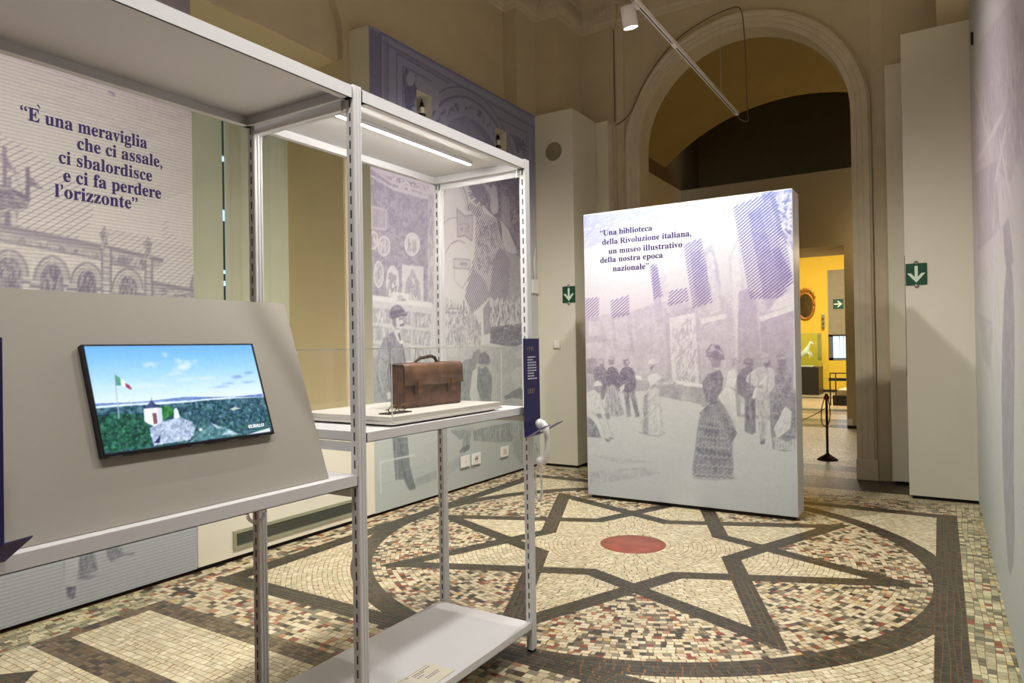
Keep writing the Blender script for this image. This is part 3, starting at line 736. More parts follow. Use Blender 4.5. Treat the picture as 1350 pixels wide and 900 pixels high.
# gallery visitors (flat print): left group
P.zoom(770, 440, 5.627)
P.poly([(10, 300), (300, 300), (370, 345), (660, 350), (844, 380), (844, 520), (690, 490), (560, 460), (420, 420), (300, 440), (12, 430)], .3, .9)
P.poly([(670, 345), (844, 365), (844, 385), (690, 372)], -.45); P.poly([(380, 305), (425, 312), (425, 340), (380, 330)], -.4)
P.poly([(12, 430), (300, 440), (420, 420), (560, 460), (690, 490), (844, 520), (844, 900), (12, 900)], -.04, .3)
P.poly([(20, 70), (175, 60), (175, 300), (20, 305)], .1); P.poly([(20, 190), (60, 170), (100, 200), (95, 300), (20, 300)], .4, 1)
P.fig([([(70, 255), (110, 240), (150, 245), (172, 290), (165, 420), (135, 510), (120, 400), (75, 345)], .58, .8, 60), ([(108, 190), (128, 180), (148, 195), (148, 238), (127, 250), (110, 232)], .3, .6, 12),
       ([(175, 400), (215, 378), (252, 400), (298, 600), (240, 612), (148, 602)], .22, .8, 130, PI/2), ([(168, 262), (205, 240), (250, 262), (272, 360), (262, 440), (235, 390), (212, 362), (180, 400), (165, 330)], .72, .7, 60), ([(180, 195), (200, 165), (222, 185), (218, 226), (190, 230)], .5),
       ([(295, 425), (332, 430), (347, 610), (320, 616)], .5, .6, 30, PI/2), ([(338, 432), (375, 425), (412, 610), (385, 620)], .5, .6, 30, PI/2), ([(268, 270), (318, 238), (365, 262), (384, 330), (382, 420), (330, 437), (288, 420), (265, 330)], .72, .7, 60), ([(290, 195), (325, 184), (338, 215), (325, 238), (298, 236)], .55), ([(262, 400), (300, 370), (300, 400), (270, 440)], -.1)])
P.fig([([(22, 615), (90, 640), (130, 770), (25, 762)], .5, 1, 40), ([(130, 612), (166, 600), (186, 700), (212, 758), (230, 778), (186, 780), (162, 700)], -.05), ([(20, 570), (98, 608), (135, 690), (155, 760), (200, 795), (165, 800), (130, 780), (90, 665), (28, 612)], -.12),
       ([(15, 432), (70, 408), (118, 440), (140, 540), (168, 590), (110, 602), (60, 580), (18, 560)], -.12, .4, 30), ([(85, 392), (128, 390), (128, 430), (95, 434)], .4), ([(68, 392), (78, 356), (104, 344), (128, 362), (138, 384)], -.3), ([(92, 592), (128, 592), (130, 625), (105, 622)], .5), ([(160, 590), (190, 592), (190, 632), (165, 625)], .5)])
P.fig([([(440, 420), (560, 388), (582, 560), (598, 730), (558, 758), (470, 746), (405, 726), (432, 560)], -.1, .5, 190, PI/2-.1), ([(440, 470), (480, 430), (470, 745), (440, 735)], .35, 1, 60), ([(470, 310), (540, 288), (568, 330), (556, 382), (490, 398), (474, 350)], -.3, .5, 20), ([(498, 385), (570, 330), (655, 340), (672, 368), (600, 384), (520, 400)], .16, .6, 20, .2), ([(490, 238), (530, 228), (540, 268), (522, 290), (500, 282)], .2), ([(478, 245), (480, 195), (505, 182), (530, 195), (532, 222), (500, 240)], -.25, .6, 10)])
# right group
P.zoom(900, 440, 4.5)
P.poly([(0, 290), (140, 305), (320, 400), (480, 470), (678, 540), (678, 900), (0, 900)], -.03, .3)
P.poly([(0, 285), (120, 297), (120, 318), (0, 305)], -.45); P.poly([(0, 305), (120, 318), (120, 420), (0, 395)], .26, .9)
P.poly([(110, 320), (340, 330), (345, 480), (520, 480), (520, 330), (678, 330), (678, 545), (560, 520), (330, 490), (110, 430)], .3, .9)
P.fig([([(370, 380), (430, 368), (432, 585), (410, 596), (370, 576)], .62, .6, 40, PI/2), ([(320, 262), (350, 210), (402, 194), (432, 232), (432, 360), (370, 382), (325, 350)], .62, .7, 40), ([(363, 158), (385, 140), (412, 152), (412, 190), (380, 200)], .6),
       ([(210, 372), (258, 308), (310, 340), (330, 570), (312, 592), (270, 472)], -.3, .5, 60, PI/2), ([(255, 302), (270, 222), (310, 205), (322, 260), (305, 322)], -.35, .4, 15), ([(282, 162), (312, 140), (344, 148), (345, 176), (325, 200), (292, 190)], .18, .6, 10),
       ([(440, 345), (518, 350), (502, 500), (486, 645), (462, 648), (450, 500)], .14, .5, 40, PI/2), ([(368, 266), (430, 200), (500, 188), (552, 222), (546, 300), (520, 352), (470, 350), (440, 322), (385, 292)], .02, .5, 40), ([(475, 150), (515, 145), (520, 190), (492, 202)], .6), ([(455, 142), (478, 104), (512, 116), (518, 150), (480, 158)], .18), ([(410, 380), (428, 322), (500, 240), (512, 250), (442, 332), (426, 386)], -.3), ([(460, 640), (488, 625), (486, 650), (465, 655)], .7),
       ([(520, 350), (600, 340), (668, 358), (678, 690), (600, 696), (538, 682), (522, 560)], .5, .9, 150), ([(540, 560), (610, 428), (646, 460), (640, 560), (560, 622)], -.15, .4, 30, .9), ([(540, 610), (620, 640), (676, 620), (676, 692), (545, 686)], -.05, .5, 40, PI/2), ([(545, 262), (560, 200), (620, 194), (646, 252), (640, 350), (560, 352)], .45, .9, 80), ([(560, 152), (615, 150), (606, 190), (572, 192)], .62), ([(553, 152), (565, 105), (606, 104), (622, 150)], .3, .8, 20)])
P.fig([([(180, 390), (230, 400), (278, 480), (322, 590), (290, 645), (306, 852), (220, 858), (50, 845), (75, 690), (90, 540), (110, 470)], .42, .9, 420), ([(85, 660), (150, 668), (215, 705), (290, 712), (284, 752), (195, 745), (150, 722), (85, 700)], .68, .5, 30), ([(230, 470), (278, 480), (322, 590), (290, 640), (255, 560)], .62, .6, 40), ([(120, 560), (160, 520), (215, 560), (200, 640), (150, 630)], .7, .9, 30), ([(150, 690), (200, 720), (205, 820), (180, 800)], .66), ([(100, 470), (185, 388), (220, 402), (150, 470), (120, 500)], .55, .8, 30),
       ([(115, 292), (150, 240), (220, 214), (242, 262), (230, 330), (192, 402), (140, 402)], .6, .6, 50), ([(165, 155), (228, 155), (214, 206), (180, 212)], .45), ([(136, 104), (165, 64), (215, 68), (240, 108), (248, 150), (160, 156)], .5, 1, 50)])
P.poly([(60, 846), (300, 853), (330, 862), (200, 870), (60, 860)], .18)
for y_, xa, xb in ((540, 100, 250), (600, 92, 262), (660, 86, 285), (712, 78, 292), (768, 66, 298), (822, 58, 302)):     # ruffles of the big skirt
    z_ = [(xa+(xb-xa)*q/14, y_+(q % 2)*14+q*1.2) for q in range(15)]; P.stroke(z_, .008, .1); P.stroke([(x, y+9) for x, y in z_], .008, .72)
for q in range(16): P.stroke([(150+q*6, 420+abs(q-8)*3), (62+q*16, 840)], .004, .25 if q % 2 else .62)
P.stroke([(150, 105), (200, 92), (240, 118)], .012, .15); P.stroke([(140, 130), (245, 150)], .01, .8); P.ell((178, 84), 16, 16, .2); P.ell((205, 78), 15, 14, .75); P.stroke([(182, 205), (214, 205)], .012, -.1); P.stroke([(150, 250), (165, 300), (150, 390)], .006, .2); P.stroke([(225, 230), (232, 330)], .006, .85)
P.stroke([(430, 205), (455, 260), (445, 320)], .006, .4); P.stroke([(500, 195), (505, 260), (500, 345)], .006, .42); P.stroke([(385, 285), (440, 318), (475, 312)], .008, .4); P.ell((462, 312), 16, 11, .35); P.ell((498, 180), 13, 14, .75); P.ell((492, 160), 16, 12, .25); P.stroke([(452, 150), (522, 138)], .008, .5); P.stroke([(480, 350), (476, 640)], .006, .35)
P.stroke([(400, 200), (398, 370)], .006, .8); P.stroke([(400, 385), (402, 590)], .006, .3); P.ell((388, 176), 18, 17, .5); P.stroke([(362, 172), (418, 182)], .01, .85); P.stroke([(340, 250), (345, 350)], .006, .85)
for q in range(9): P.stroke([(230+q*8, 345+q*6), (280+q*5, 560)], .004, .25)
for q in range(8): P.stroke([(548+q*16, 610+q*2), (545+q*17, 684)], .005, .5)
P.zoom(770, 440, 5.627)
for q in range(12): P.stroke([(452+q*10, 405), (415+q*15, 735)], .004, .4 if q % 3 else .15)
P.stroke([(405, 728), (470, 748), (558, 758), (598, 732)], .008, .45); P.ell((514, 262), 14, 18, .12); P.poly([(492, 242), (520, 232), (512, 250), (500, 275)], .6); P.stroke([(480, 232), (535, 226)], .008, .4); P.stroke([(474, 350), (500, 395), (560, 385)], .007, .4)
for q in range(9): P.stroke([(180+q*9, 405), (156+q*17, 600)], .004, .6 if q % 2 else .05)
P.ell((128, 208), 12, 16, .18); P.poly([(112, 222), (146, 222), (136, 250), (120, 250)], .55); P.ell((322, 210), 9, 14, .2); P.ell((203, 180), 18, 12, .2); P.stroke([(350, 262), (352, 420)], .005, .9); P.stroke([(112, 260), (118, 400)], .005, .3)
P.stroke([(15, 432), (70, 410), (118, 440), (140, 540), (166, 590)], .006, .45); P.stroke([(96, 440), (75, 530)], .005, .55); P.stroke([(60, 580), (98, 608), (135, 690), (155, 760)], .006, .4); P.stroke([(165, 600), (186, 700), (212, 758)], .006, .4); P.stroke([(68, 392), (138, 386)], .007, .5); P.poly([(140, 765), (200, 792), (170, 800)], .55); P.poly([(186, 762), (228, 776), (190, 782)], .55); P.stroke([(68, 392), (78, 356), (104, 344), (128, 362), (138, 384)], .005, .4)
P.soften(1)
P.zoom(760, 450, 3.75)
P.poly([(70, 640), (330, 620), (420, 650), (200, 690), (70, 700)], .1, .8); P.poly([(80, 560), (420, 600), (200, 600)], .08)
P.build(part, PRN)
for body, a, b in (('“Una biblioteca', (122, 317), (391, 297)), ('della Rivoluzione italiana,', (133, 363), (592, 325)), ('un museo illustrativo', (165, 409), (546, 376)), ('della nostra epoca', (122, 456), (446, 431)), ('nazionale”', (187, 499), (373, 488))):
    A = pY(760+a[0]/3.912, 230+a[1]/3.912, FY0-.0014); B = pY(760+b[0]/3.912, 230+b[1]/3.912, FY0-.0014)
    text_on(part, body, (A.x, FY0-.0014, A.z), (1, 0, 0), (0, 0, 1), (0, -1, 0), B.x-A.x, .079, INK)

# ------------------------------------------------------------------ mural on the left wall behind the monitor rack
mu1 = empty('mural_panel', (-4.5, 1.2, 0), 'grey lilac wall mural of an arcaded palace with flags and five-line quotation', 'mural')
MB().box((-4.69, -1.2, .03), (XL-.001, 2.88, PH)).build('panel_body', CREAM, mu1); MB().box((-4.68, -1.2, 0), (XL-.04, 2.86, .03)).build('recessed_base', GAP, mu1)
Q = Print('X', XL+.0006, [(0, (176, 182, 190)), (.8, (182, 188, 194)), (1.5, (190, 190, 190)), (2.2, (198, 194, 190)), (3.0, (192, 187, 186)), (3.6, (170, 163, 170)), (4.55, (136, 131, 150))],
          [(0, (84, 92, 108)), (1.5, (98, 96, 110)), (2.2, (104, 96, 120)), (3.0, (100, 84, 128)), (4.55, (80, 74, 120))], (1.2, 2.879, .031, PH), .006, 4)
Q.zoom(0, 150, 3.6)
Q.poly([(0, 90), (220, 210), (330, 290), (430, 345), (520, 430), (700, 440), (915, 360), (915, 640), (760, 610), (520, 540), (0, 530)], -.1, .3)
Q.hatch([(-40, 60), (0, 88), (300, 268), (445, 385), (440, 500), (350, 610), (200, 580), (-40, 530)], math.radians(38), .03, .0055, .5)
Q.hatch([(520, 545), (640, 570), (780, 600), (800, 560), (918, 640), (918, 830), (740, 795), (725, 690), (520, 640)], math.radians(38), .03, .005, .42)
Q.hatch([(770, 520), (800, 505), (800, 600), (770, 620)], math.radians(38), .03, .005, .42)
# turret with flags
Q.fig([([(-60, 350), (20, 335), (100, 375), (146, 400), (130, 440), (90, 455), (-60, 470)], .5, .9, 120, -.4), ([(-60, 462), (84, 450), (84, 530), (-60, 510)], .2, .7, 60), ([(25, 500), (30, 465), (42, 460), (48, 500), (48, 530), (25, 522)], .65), ([(130, 288), (165, 318), (205, 362), (165, 345), (134, 335)], .5, .7, 20), ([(22, 200), (60, 250), (100, 300), (60, 270), (24, 250)], .3, .7, 12)])
Q.stroke([(131, 258), (131, 395)], .022, .7); Q.stroke([(22, 160), (22, 340)], .02, .6); Q.stroke([(46, 300), (46, 350)], .018, .5); Q.stroke([(22, 180), (110, 380)], .006, .4); Q.stroke([(22, 170), (-60, 330)], .006, .4)
# arcade
Q.poly([(-60, 520), (480, 632), (480, 690), (-60, 590)], .22, .9); Q.scrib([(-60, 560), (480, 665), (480, 690), (-60, 590)], 160, .06, .012, [.6, .5, .1], PI/2, .6)
Q.stroke([(-60, 518), (480, 630)], .028, .55); Q.stroke([(-60, 540), (480, 648)], .012, .5); Q.stroke([(-60, 592), (480, 692)], .02, .55)
Q.poly([(520, 640), (770, 696), (770, 716), (700, 745), (520, 715)], .25, .9); Q.scrib([(520, 665), (720, 700), (700, 745), (520, 715)], 90, .06, .012, [.6, .5, .1], PI/2, .6); Q.stroke([(520, 636), (770, 695)], .026, .6); Q.stroke([(520, 715), (705, 745)], .018, .5)
Q.poly([(-60, 595), (480, 695), (480, 850), (-60, 850)], .02, .5); Q.poly([(530, 718), (690, 745), (690, 870), (530, 860)], .02, .5)
for cx, cyv, rx, ry in ((40, 770, 66, 92), (246, 790, 56, 82), (412, 805, 48, 66), (606, 830, 44, 64)):
    Q.ell((cx, cyv), rx+26, ry+30, .5, w=.016, a0=0, a1=PI); Q.ell((cx, cyv), rx+10, ry+10, .35, w=.012, a0=0, a1=PI)
    Q.ell((cx, cyv), rx, ry, .55, 1, a0=-.02, a1=PI+.02); Q.poly([(cx-rx, cyv), (cx+rx, cyv), (cx+rx, cyv+90), (cx-rx, cyv+90)], .55, 1)
    Q.scrib([(cx-rx, cyv+80), (cx-rx, cyv-30), (cx, cyv-ry), (cx+rx, cyv-30), (cx+rx, cyv+80)], 110, .07, .008, [.85, .3, .7], PI/2, .5)
    Q.poly([(cx-10, cyv-ry-28), (cx+10, cyv-ry-28), (cx+7, cyv-ry+6), (cx-7, cyv-ry+6)], .1)
    for sx in (-1, 1):
        x = cx+sx*(rx+20); Q.poly([(x-22, cyv), (x+22, cyv+4), (x+22, cyv+26), (x-22, cyv+22)], .1, .6); Q.stroke([(x-22, cyv+26), (x+22, cyv+30)], .02, .6)
for x0, x1, y0 in ((484, 526, 640), (690, 722, 690)):
    Q.poly([(x0, y0), (x1, y0+8), (x1, 880), (x0, 880)], .12, .7)
    for k in range(8): Q.stroke([(x0, y0+30+k*28), (x1, y0+36+k*28)], .01, .5)
    Q.stroke([(x0, y0), (x0, 880)], .012, .6); Q.stroke([(x1, y0), (x1, 880)], .014, .6)
for cx, y in ((496, 640), (702, 690)):
    Q.fig([([(cx-18, y), (cx-16, y-25), (cx-8, y-30), (cx-16, y-60), (cx-26, y-78), (cx-6, y-84), (cx-4, y-106), (cx+4, y-106), (cx+6, y-84), (cx+22, y-74), (cx+14, y-58), (cx+8, y-30), (cx+16, y-24), (cx+18, y)], .4, .9, 40)])
Q.fig([([(728, 800), (918, 840), (918, 875), (728, 870)], .3, .9, 80, 0)]); Q.poly([(915, 760), (918, 760), (918, 860), (896, 830)], .5); Q.stroke([(728, 800), (918, 838)], .02, .6)
# feet at the bottom
Q.zoom(0, 740, 5.625)
Q.fig([([(472, -200), (640, -200), (560, 185), (490, 195), (480, 100)], .35, .5, 90, PI/2), ([(495, 195), (560, 180), (552, 270), (520, 275), (498, 240)], .62, .8, 20), ([(570, -100), (690, -100), (722, 60), (690, 80), (640, 90), (580, 138)], .35, .7, 50, PI/2), ([(590, 130), (640, 100), (710, 108), (660, 128)], .4)])
for k in range(7): Q.stroke([(490+k*17, -150), (492+k*11, 180)], .014, -.1)
Q.zoom(0, 600, 3); Q.fig([([(420, 340), (470, 330), (490, 395), (440, 420), (425, 400)], .4, .8, 20), ([(470, 392), (535, 385), (520, 395)], .4)])
Q.zoom(0, 740, 5.625); Q.scrib([(0, 100), (470, 0), (1350, -250), (1350, 120), (0, 520)], 0, .2, .006, [.2], 0, .1)
Q.zoom(0, 0, 3); Q.scrib([(0, 200), (250, 300), (750, 440), (750, 760), (640, 700), (640, 640), (300, 500), (0, 420)], 120, .25, .005, [.14, .1, -.08], 0, .06); Q.stroke([(430, 362), (448, 370), (452, 380)], .012, .6)
Q.build(mu1, PRL)
for body, a, b, gr in (('“E una meraviglia', (80, 455), (582, 588), .135), ('che ci assale,', (305, 590), (642, 662), None), ('ci sbalordisce', (232, 647), (602, 714), None), ('e ci fa perdere', (250, 716), (638, 786), None), ('l’orizzonte”', (216, 780), (545, 826), None)):
    A = pX(a[0]/3, a[1]/3, XL+.0016); B = pX(b[0]/3, b[1]/3, XL+.0016); zz = (A.z+B.z)/2 if gr is None else B.z
    text_on(mu1, body, (XL+.0016, A.y, zz), (0, 1, 0), (0, 0, 1), (1, 0, 0), B.y-A.y, .112, INK, grave=gr)

def plain_print(parent, Xp, y0, y1, stops):
    m_ = MB(); zz = [s_[0] for s_ in stops]; zz[0] = .031; zz[-1] = PH
    for (za, zb) in zip(zz, zz[1:]): m_.add([(Xp, y0, za), (Xp, y1, za), (Xp, y1, zb), (Xp, y0, zb)][::(-1 if Xp > 0 else 1)], [(0, 1, 2, 3)], lambda p: list(lin(ramp(stops, p[2]))+(.3,)))
    m_.build('printed_picture', PRL if Xp < 0 else PRN, parent, attr=True)
plain_print(mu1, XL+.0006, -1.19, 1.2, Q.base)
# ------------------------------------------------------------------ mural right of the window bay
mu2 = empty('mural_panel', (-4.5, 6.2, 0), 'tall wall mural of a crowded museum hall, blue arches on top, behind the briefcase bay', 'mural')
# body left open where two wall brackets look through
mb = MB(); HOLES = []
for (xa, ya, xb, yb) in ((549, 121, 570, 157), (653, 168, 668, 199)):
    A = pX(xa, ya, XL); B = pX(xb, yb, XL); HOLES.append((A.y, B.y, B.z-.06, A.z-.0))
ys = [4.66, HOLES[0][0], HOLES[0][1], HOLES[1][0], HOLES[1][1], 7.72]; YS = 4.66
z0_, z1_ = min(h[2] for h in HOLES), max(h[3] for h in HOLES)
def mural_cells():
    cells = [(4.66, 7.72, .03, z0_), (4.66, 7.72, z1_, PH), (ys[0], ys[1], z0_, z1_), (ys[2], ys[3], z0_, z1_), (ys[4], ys[5], z0_, z1_)]
    return cells
for a, b, c, d in mural_cells(): mb.box((-4.69, a, c), (XL-.001, b, d))
mb.build('panel_body', CREAM, mu2); MB().box((-4.68, 4.68, 0), (XL-.04, 7.7, .03)).build('recessed_base', GAP, mu2)
Q = Print('X', XL+.0006, [(0, (178, 188, 186)), (.7, (190, 198, 196)), (1.3, (204, 208, 208)), (1.9, (206, 206, 212)), (2.6, (206, 202, 210)), (3.2, (196, 190, 204)), (3.55, (166, 164, 186)), (3.9, (150, 152, 180)), (4.55, (142, 146, 182))],
          [(0, (92, 104, 108)), (1.3, (96, 102, 116)), (2.2, (112, 100, 132)), (3.2, (112, 104, 136)), (3.7, (88, 88, 122)), (4.55, (82, 84, 130))], (4.661, 7.72, .031, PH), .0075, 5)
# upper zone: painted vault and mouldings
Q.zoom(480, 30, 4.7375)
Q.poly([(35, 30), (110, 75), (110, 480), (35, 440)], .4, .6)
for a, b, wd_, d in (((100, 60), (1068, 590), .02, .5), ((110, 95), (1068, 625), .012, -.1), ((120, 120), (1062, 655), .03, .35)): Q.stroke([a, b], wd_, d)
for x, y0, y1, wd_, d in ((105, 75, 480, .02, .6), (135, 105, 490, .05, .25), (150, 120, 500, .012, .7), (205, 190, 530, .014, .7), (212, 195, 530, .01, -.1), (243, 270, 550, .014, .7), (1015, 640, 840, .016, .5), (1058, 640, 870, .02, .5)): Q.stroke([(x, y0), (x, y1)], wd_, d)
Q.stroke([(205, 190), (530, 375)], .014, .7); Q.stroke([(243, 270), (420, 365)], .012, .6); Q.stroke([(40, 60), (100, 150)], .02, .5); Q.stroke([(40, 310), (105, 385)], .02, .5); Q.stroke([(830, 590), (1020, 690)], .014, .6)
Q.poly([(250, 285), (325, 330), (325, 540), (285, 550), (250, 530)], -.05, .6)
Q.scrib([(250, 285), (325, 330), (325, 540), (285, 550), (250, 530)], 70, .12, .03, [.75, .6], None); Q.ell((290, 350), 28, 45, -.12, .4); Q.scrib([(330, 345), (400, 385), (395, 395), (330, 360)], 12, .1, .03, [.7], None)
def fitc(p0, p1, p2):
    (ax, ay), (bx, by), (cx, cy) = [Q.uv(Q.at(*p)) for p in (p0, p1, p2)]
    d = 2*(ax*(by-cy)+bx*(cy-ay)+cx*(ay-by))
    ux = ((ax*ax+ay*ay)*(by-cy)+(bx*bx+by*by)*(cy-ay)+(cx*cx+cy*cy)*(ay-by))/d; uy = ((ax*ax+ay*ay)*(cx-bx)+(bx*bx+by*by)*(ax-cx)+(cx*cx+cy*cy)*(bx-ax))/d
    return ux, uy, math.hypot(ax-ux, ay-uy)
ux, uy, rr = fitc((465, 480), (600, 430), (850, 650))
def arcs(r, w_, d): Q.stroke([(ux+r*math.cos(.25+(PI-.5)*i/40), uy+r*math.sin(.25+(PI-.5)*i/40)) for i in range(41)], w_, d, px=False)
in_ = [(ux+(rr-.28)*math.cos(.1+(PI-.2)*i/40), uy+(rr-.28)*math.sin(.1+(PI-.2)*i/40)) for i in range(41)]
Q.face(in_, .5, .7)
for dr, w_, d in ((0, .02, .1), (.05, .015, .6), (-.05, .03, .5), (-.1, .02, 0), (-.22, .025, .05), (-.27, .02, .1), (-.33, .015, .4)): arcs(rr+dr, w_, d)
ring_ = [(ux+(rr-.12)*math.cos(.3+(PI-.6)*i/40), uy+(rr-.12)*math.sin(.3+(PI-.6)*i/40)) for i in range(41)]+[(ux+(rr-.2)*math.cos(.3+(PI-.6)*i/40), uy+(rr-.2)*math.sin(.3+(PI-.6)*i/40)) for i in range(40, -1, -1)]
Q.scrib(ring_, 120, .05, .02, [.7, .5, .1], None, px=False)
Q.poly([(520, 615), (640, 580), (720, 680), (760, 740), (560, 660)], .28, .6); Q.poly([(890, 670), (1010, 740), (1010, 840), (960, 810)], -.02, .6); Q.scrib([(890, 670), (1010, 740), (1010, 840), (960, 810)], 50, .1, .02, [.6, .4], None); Q.poly([(330, 330), (468, 430), (468, 560), (420, 540), (420, 460), (330, 420)], -.08, .4)
# left strip: collection wall and bookcase
Q.zoom(480, 220, 3.745)
Q.poly([(28, 10), (150, 60), (318, 120), (318, 665), (180, 660), (30, 640)], .42, .8); Q.scrib([(28, 10), (150, 60), (318, 120), (318, 665), (30, 640)], 420, .07, .012, [.3, .55, .25], None)
Q.poly([(135, 40), (320, 90), (320, 150), (135, 100)], .12, .7); Q.scrib([(140, 50), (316, 95), (316, 140), (140, 95)], 120, .08, .016, [.55, -.1, .45], None)
Q.stroke([(30, 0), (140, 78), (318, 128)], .03, .05); Q.stroke([(30, 40), (138, 104), (318, 154)], .018, -.1)
for k in range(22): Q.stroke([(140+k*8, 102+k*2.2), (140+k*8, 112+k*2.2)], .02, .05)
Q.ell((237, 381), 38, 58, -.2, .6); Q.ell((237, 381), 30, 46, .1, .9, w=.01); Q.scrib([(215, 350), (260, 350), (262, 430), (212, 430)], 40, .06, .01, [.4, .3], PI/2)
for c, rx, ry in (((98, 390), 28, 46), ((45, 362), 22, 42), ((72, 530), 22, 62)): Q.ell(c, rx, ry, .2, .8); Q.ell(c, rx, ry, -.05, w=.02); Q.scrib([(c[0]-rx*.7, c[1]-ry*.6), (c[0]+rx*.7, c[1]-ry*.6), (c[0]+rx*.6, c[1]+ry*.7), (c[0]-rx*.6, c[1]+ry*.7)], 30, .06, .01, [.45, 0], PI/2)
Q.poly([(38, 195), (110, 215), (108, 310), (38, 300)], .3, .9); Q.stroke([(38, 195), (110, 215), (108, 310), (38, 300), (38, 195)], .02, .1)
Q.ell((140, 566), 32, 80, -.15, .7); Q.scrib([(120, 520), (160, 520), (165, 630), (115, 630)], 50, .07, .012, [.5, .3], PI/2); Q.ell((142, 545), 14, 18, .35, .5)
Q.poly([(187, 482), (293, 492), (293, 665), (187, 655)], -.08, .6); Q.poly([(200, 655), (205, 570), (240, 500), (275, 575), (282, 660)], .25, .8); Q.poly([(218, 655), (225, 590), (240, 540), (255, 590), (264, 655)], -.05, .6); Q.scrib([(215, 560), (265, 560), (270, 655), (212, 655)], 40, .06, .012, [.4, .3], PI/2)
Q.poly([(315, 130), (342, 140), (342, 800), (315, 800)], .16, .8); Q.scrib([(315, 130), (342, 140), (342, 800), (315, 800)], 120, .1, .014, [.35, 0, .3], PI/2, .4)
Q.poly([(30, 640), (345, 675), (345, 1240), (30, 1240)], .0, .6); Q.stroke([(32, 645), (330, 682)], .05, -.35)
bk = [(36, 82), (84, 230), (240, 328)]
for i, (a, b) in enumerate(bk):
    for r in range(4):
        y0 = 690+r*88+a*.11; y1 = y0+72
        q_ = [(a, y0), (b, y0+(b-a)*.1), (b, y1+(b-a)*.07), (a, y1)]
        Q.poly(q_, .3, .9); Q.scrib(q_, int((b-a)*.8), .1, .016, [.1, .38, .3, -.1, .2], PI/2, .25)
Q.poly([(140, 615), (220, 626), (220, 678), (140, 668)], -.3, .3); Q.scrib([(150, 630), (210, 638), (210, 665), (150, 660)], 16, .06, .008, [.35], 0, .1)
# gentleman with hat
Q.zoom(480, 400, 3.6)
Q.poly([(34, 250), (130, 250), (130, 480), (36, 470)], .35, .8); Q.poly([(30, 470), (345, 470), (345, 560), (30, 560)], .12, .5)
Q.fig([([(135, 636), (205, 636), (216, 770), (242, 868), (212, 880), (190, 832), (150, 836)], .62, .5, 50, PI/2), ([(60, 322), (75, 202), (112, 150), (142, 130), (182, 190), (202, 282), (212, 470), (120, 640), (110, 470), (75, 432), (60, 372)], .5, .7, 130), ([(60, 322), (80, 205), (112, 160), (120, 260), (110, 330), (120, 420), (85, 430)], .36, .8, 50), ([(140, 130), (160, 125), (168, 165), (182, 190), (160, 180)], -.2), ([(138, 68), (184, 50), (190, 90), (184, 118), (166, 132), (142, 112)], .08, .6, 12), ([(135, 62), (150, 60), (148, 110), (136, 100)], .55), ([(116, 62), (126, 25), (150, 5), (180, 14), (190, 40), (206, 48), (196, 62), (136, 76)], .55, .8, 30), ([(210, 862), (242, 858), (244, 878), (215, 884)], .75)])
Q.poly([(240, 830), (345, 790), (345, 830), (250, 870)], .2, .5)
Q.poly([(150, 66), (184, 56), (188, 98), (176, 122), (158, 112)], -.12); Q.stroke([(166, 74), (184, 70)], .02, .6); Q.stroke([(184, 74), (192, 90), (184, 94)], .012, .5); Q.stroke([(172, 104), (188, 100)], .024, .75); Q.poly([(132, 64), (152, 62), (152, 104), (140, 110)], .55)
Q.poly([(118, 60), (205, 46), (204, 54), (136, 74)], .8); Q.stroke([(128, 48), (188, 34)], .03, .85); Q.poly([(146, 128), (168, 126), (186, 188), (170, 192)], -.25); Q.poly([(158, 140), (170, 138), (178, 176), (168, 176)], .7)
Q.stroke([(110, 165), (122, 260), (112, 340), (124, 420)], .016, .75); Q.stroke([(180, 195), (196, 300), (200, 460)], .016, .8); Q.stroke([(80, 210), (72, 330), (90, 420)], .012, .15); Q.poly([(105, 425), (135, 415), (140, 445), (112, 455)], -.1)
Q.stroke([(170, 640), (182, 760), (205, 860)], .016, .85); Q.stroke([(150, 640), (160, 830)], .012, .35)
# right strip upper: great hall with banners and the draped statue
Q.zoom(570, 220, 3.75)
Q.poly([(45, 70), (445, 15), (445, 900), (45, 900)], -.3, .25)
Q.ell((105, 215), 72, 150, .25, .6, w=.03, a0=0, a1=PI); Q.ell((105, 215), 60, 130, .15, .6, w=.015, a0=0, a1=PI); Q.ell((128, 520), 76, 155, .3, w=.02, a0=0, a1=PI); Q.poly([(55, 520), (60, 440), (90, 385), (130, 366), (170, 385), (200, 440), (205, 640), (60, 640)], -.3, .2)
Q.ell((110, 310), 60, 60, .2, w=.012, a0=0, a1=PI)
Q.poly([(122, 205), (160, 242), (200, 236), (196, 366), (160, 340), (124, 346)], .06, .4); Q.stroke([(122, 205), (160, 242), (200, 236), (196, 366), (160, 340), (124, 346), (122, 205)], .012, .5); Q.scrib([(132, 260), (190, 262), (190, 330), (132, 330)], 14, .06, .014, [.3], 0, .6)
Q.poly([(105, 453), (186, 458), (186, 505), (105, 500)], -.05, .3); Q.stroke([(105, 453), (186, 458), (186, 505), (105, 500), (105, 453)], .012, .4); Q.scrib([(112, 470), (180, 472), (180, 490), (112, 488)], 12, .06, .012, [.35], 0, .3); Q.stroke([(108, 505), (108, 560), (150, 600), (182, 540), (182, 508)], .01, .35)
dk = [(190, 95), (230, 60), (262, 45), (300, 30), (445, 12), (445, 430), (425, 470), (370, 480), (335, 330), (320, 260), (240, 180), (200, 140)]
Q.poly(dk, .55, 1); Q.scrib(dk, 360, .12, .014, [.8, .3, .7, .2], None)
for k in range(26):
    a = random.uniform(1.9, 4.6); Q.stroke([(255, 120), (255+78*math.cos(a), 120-72*math.sin(a))], .014, .55, new=False)
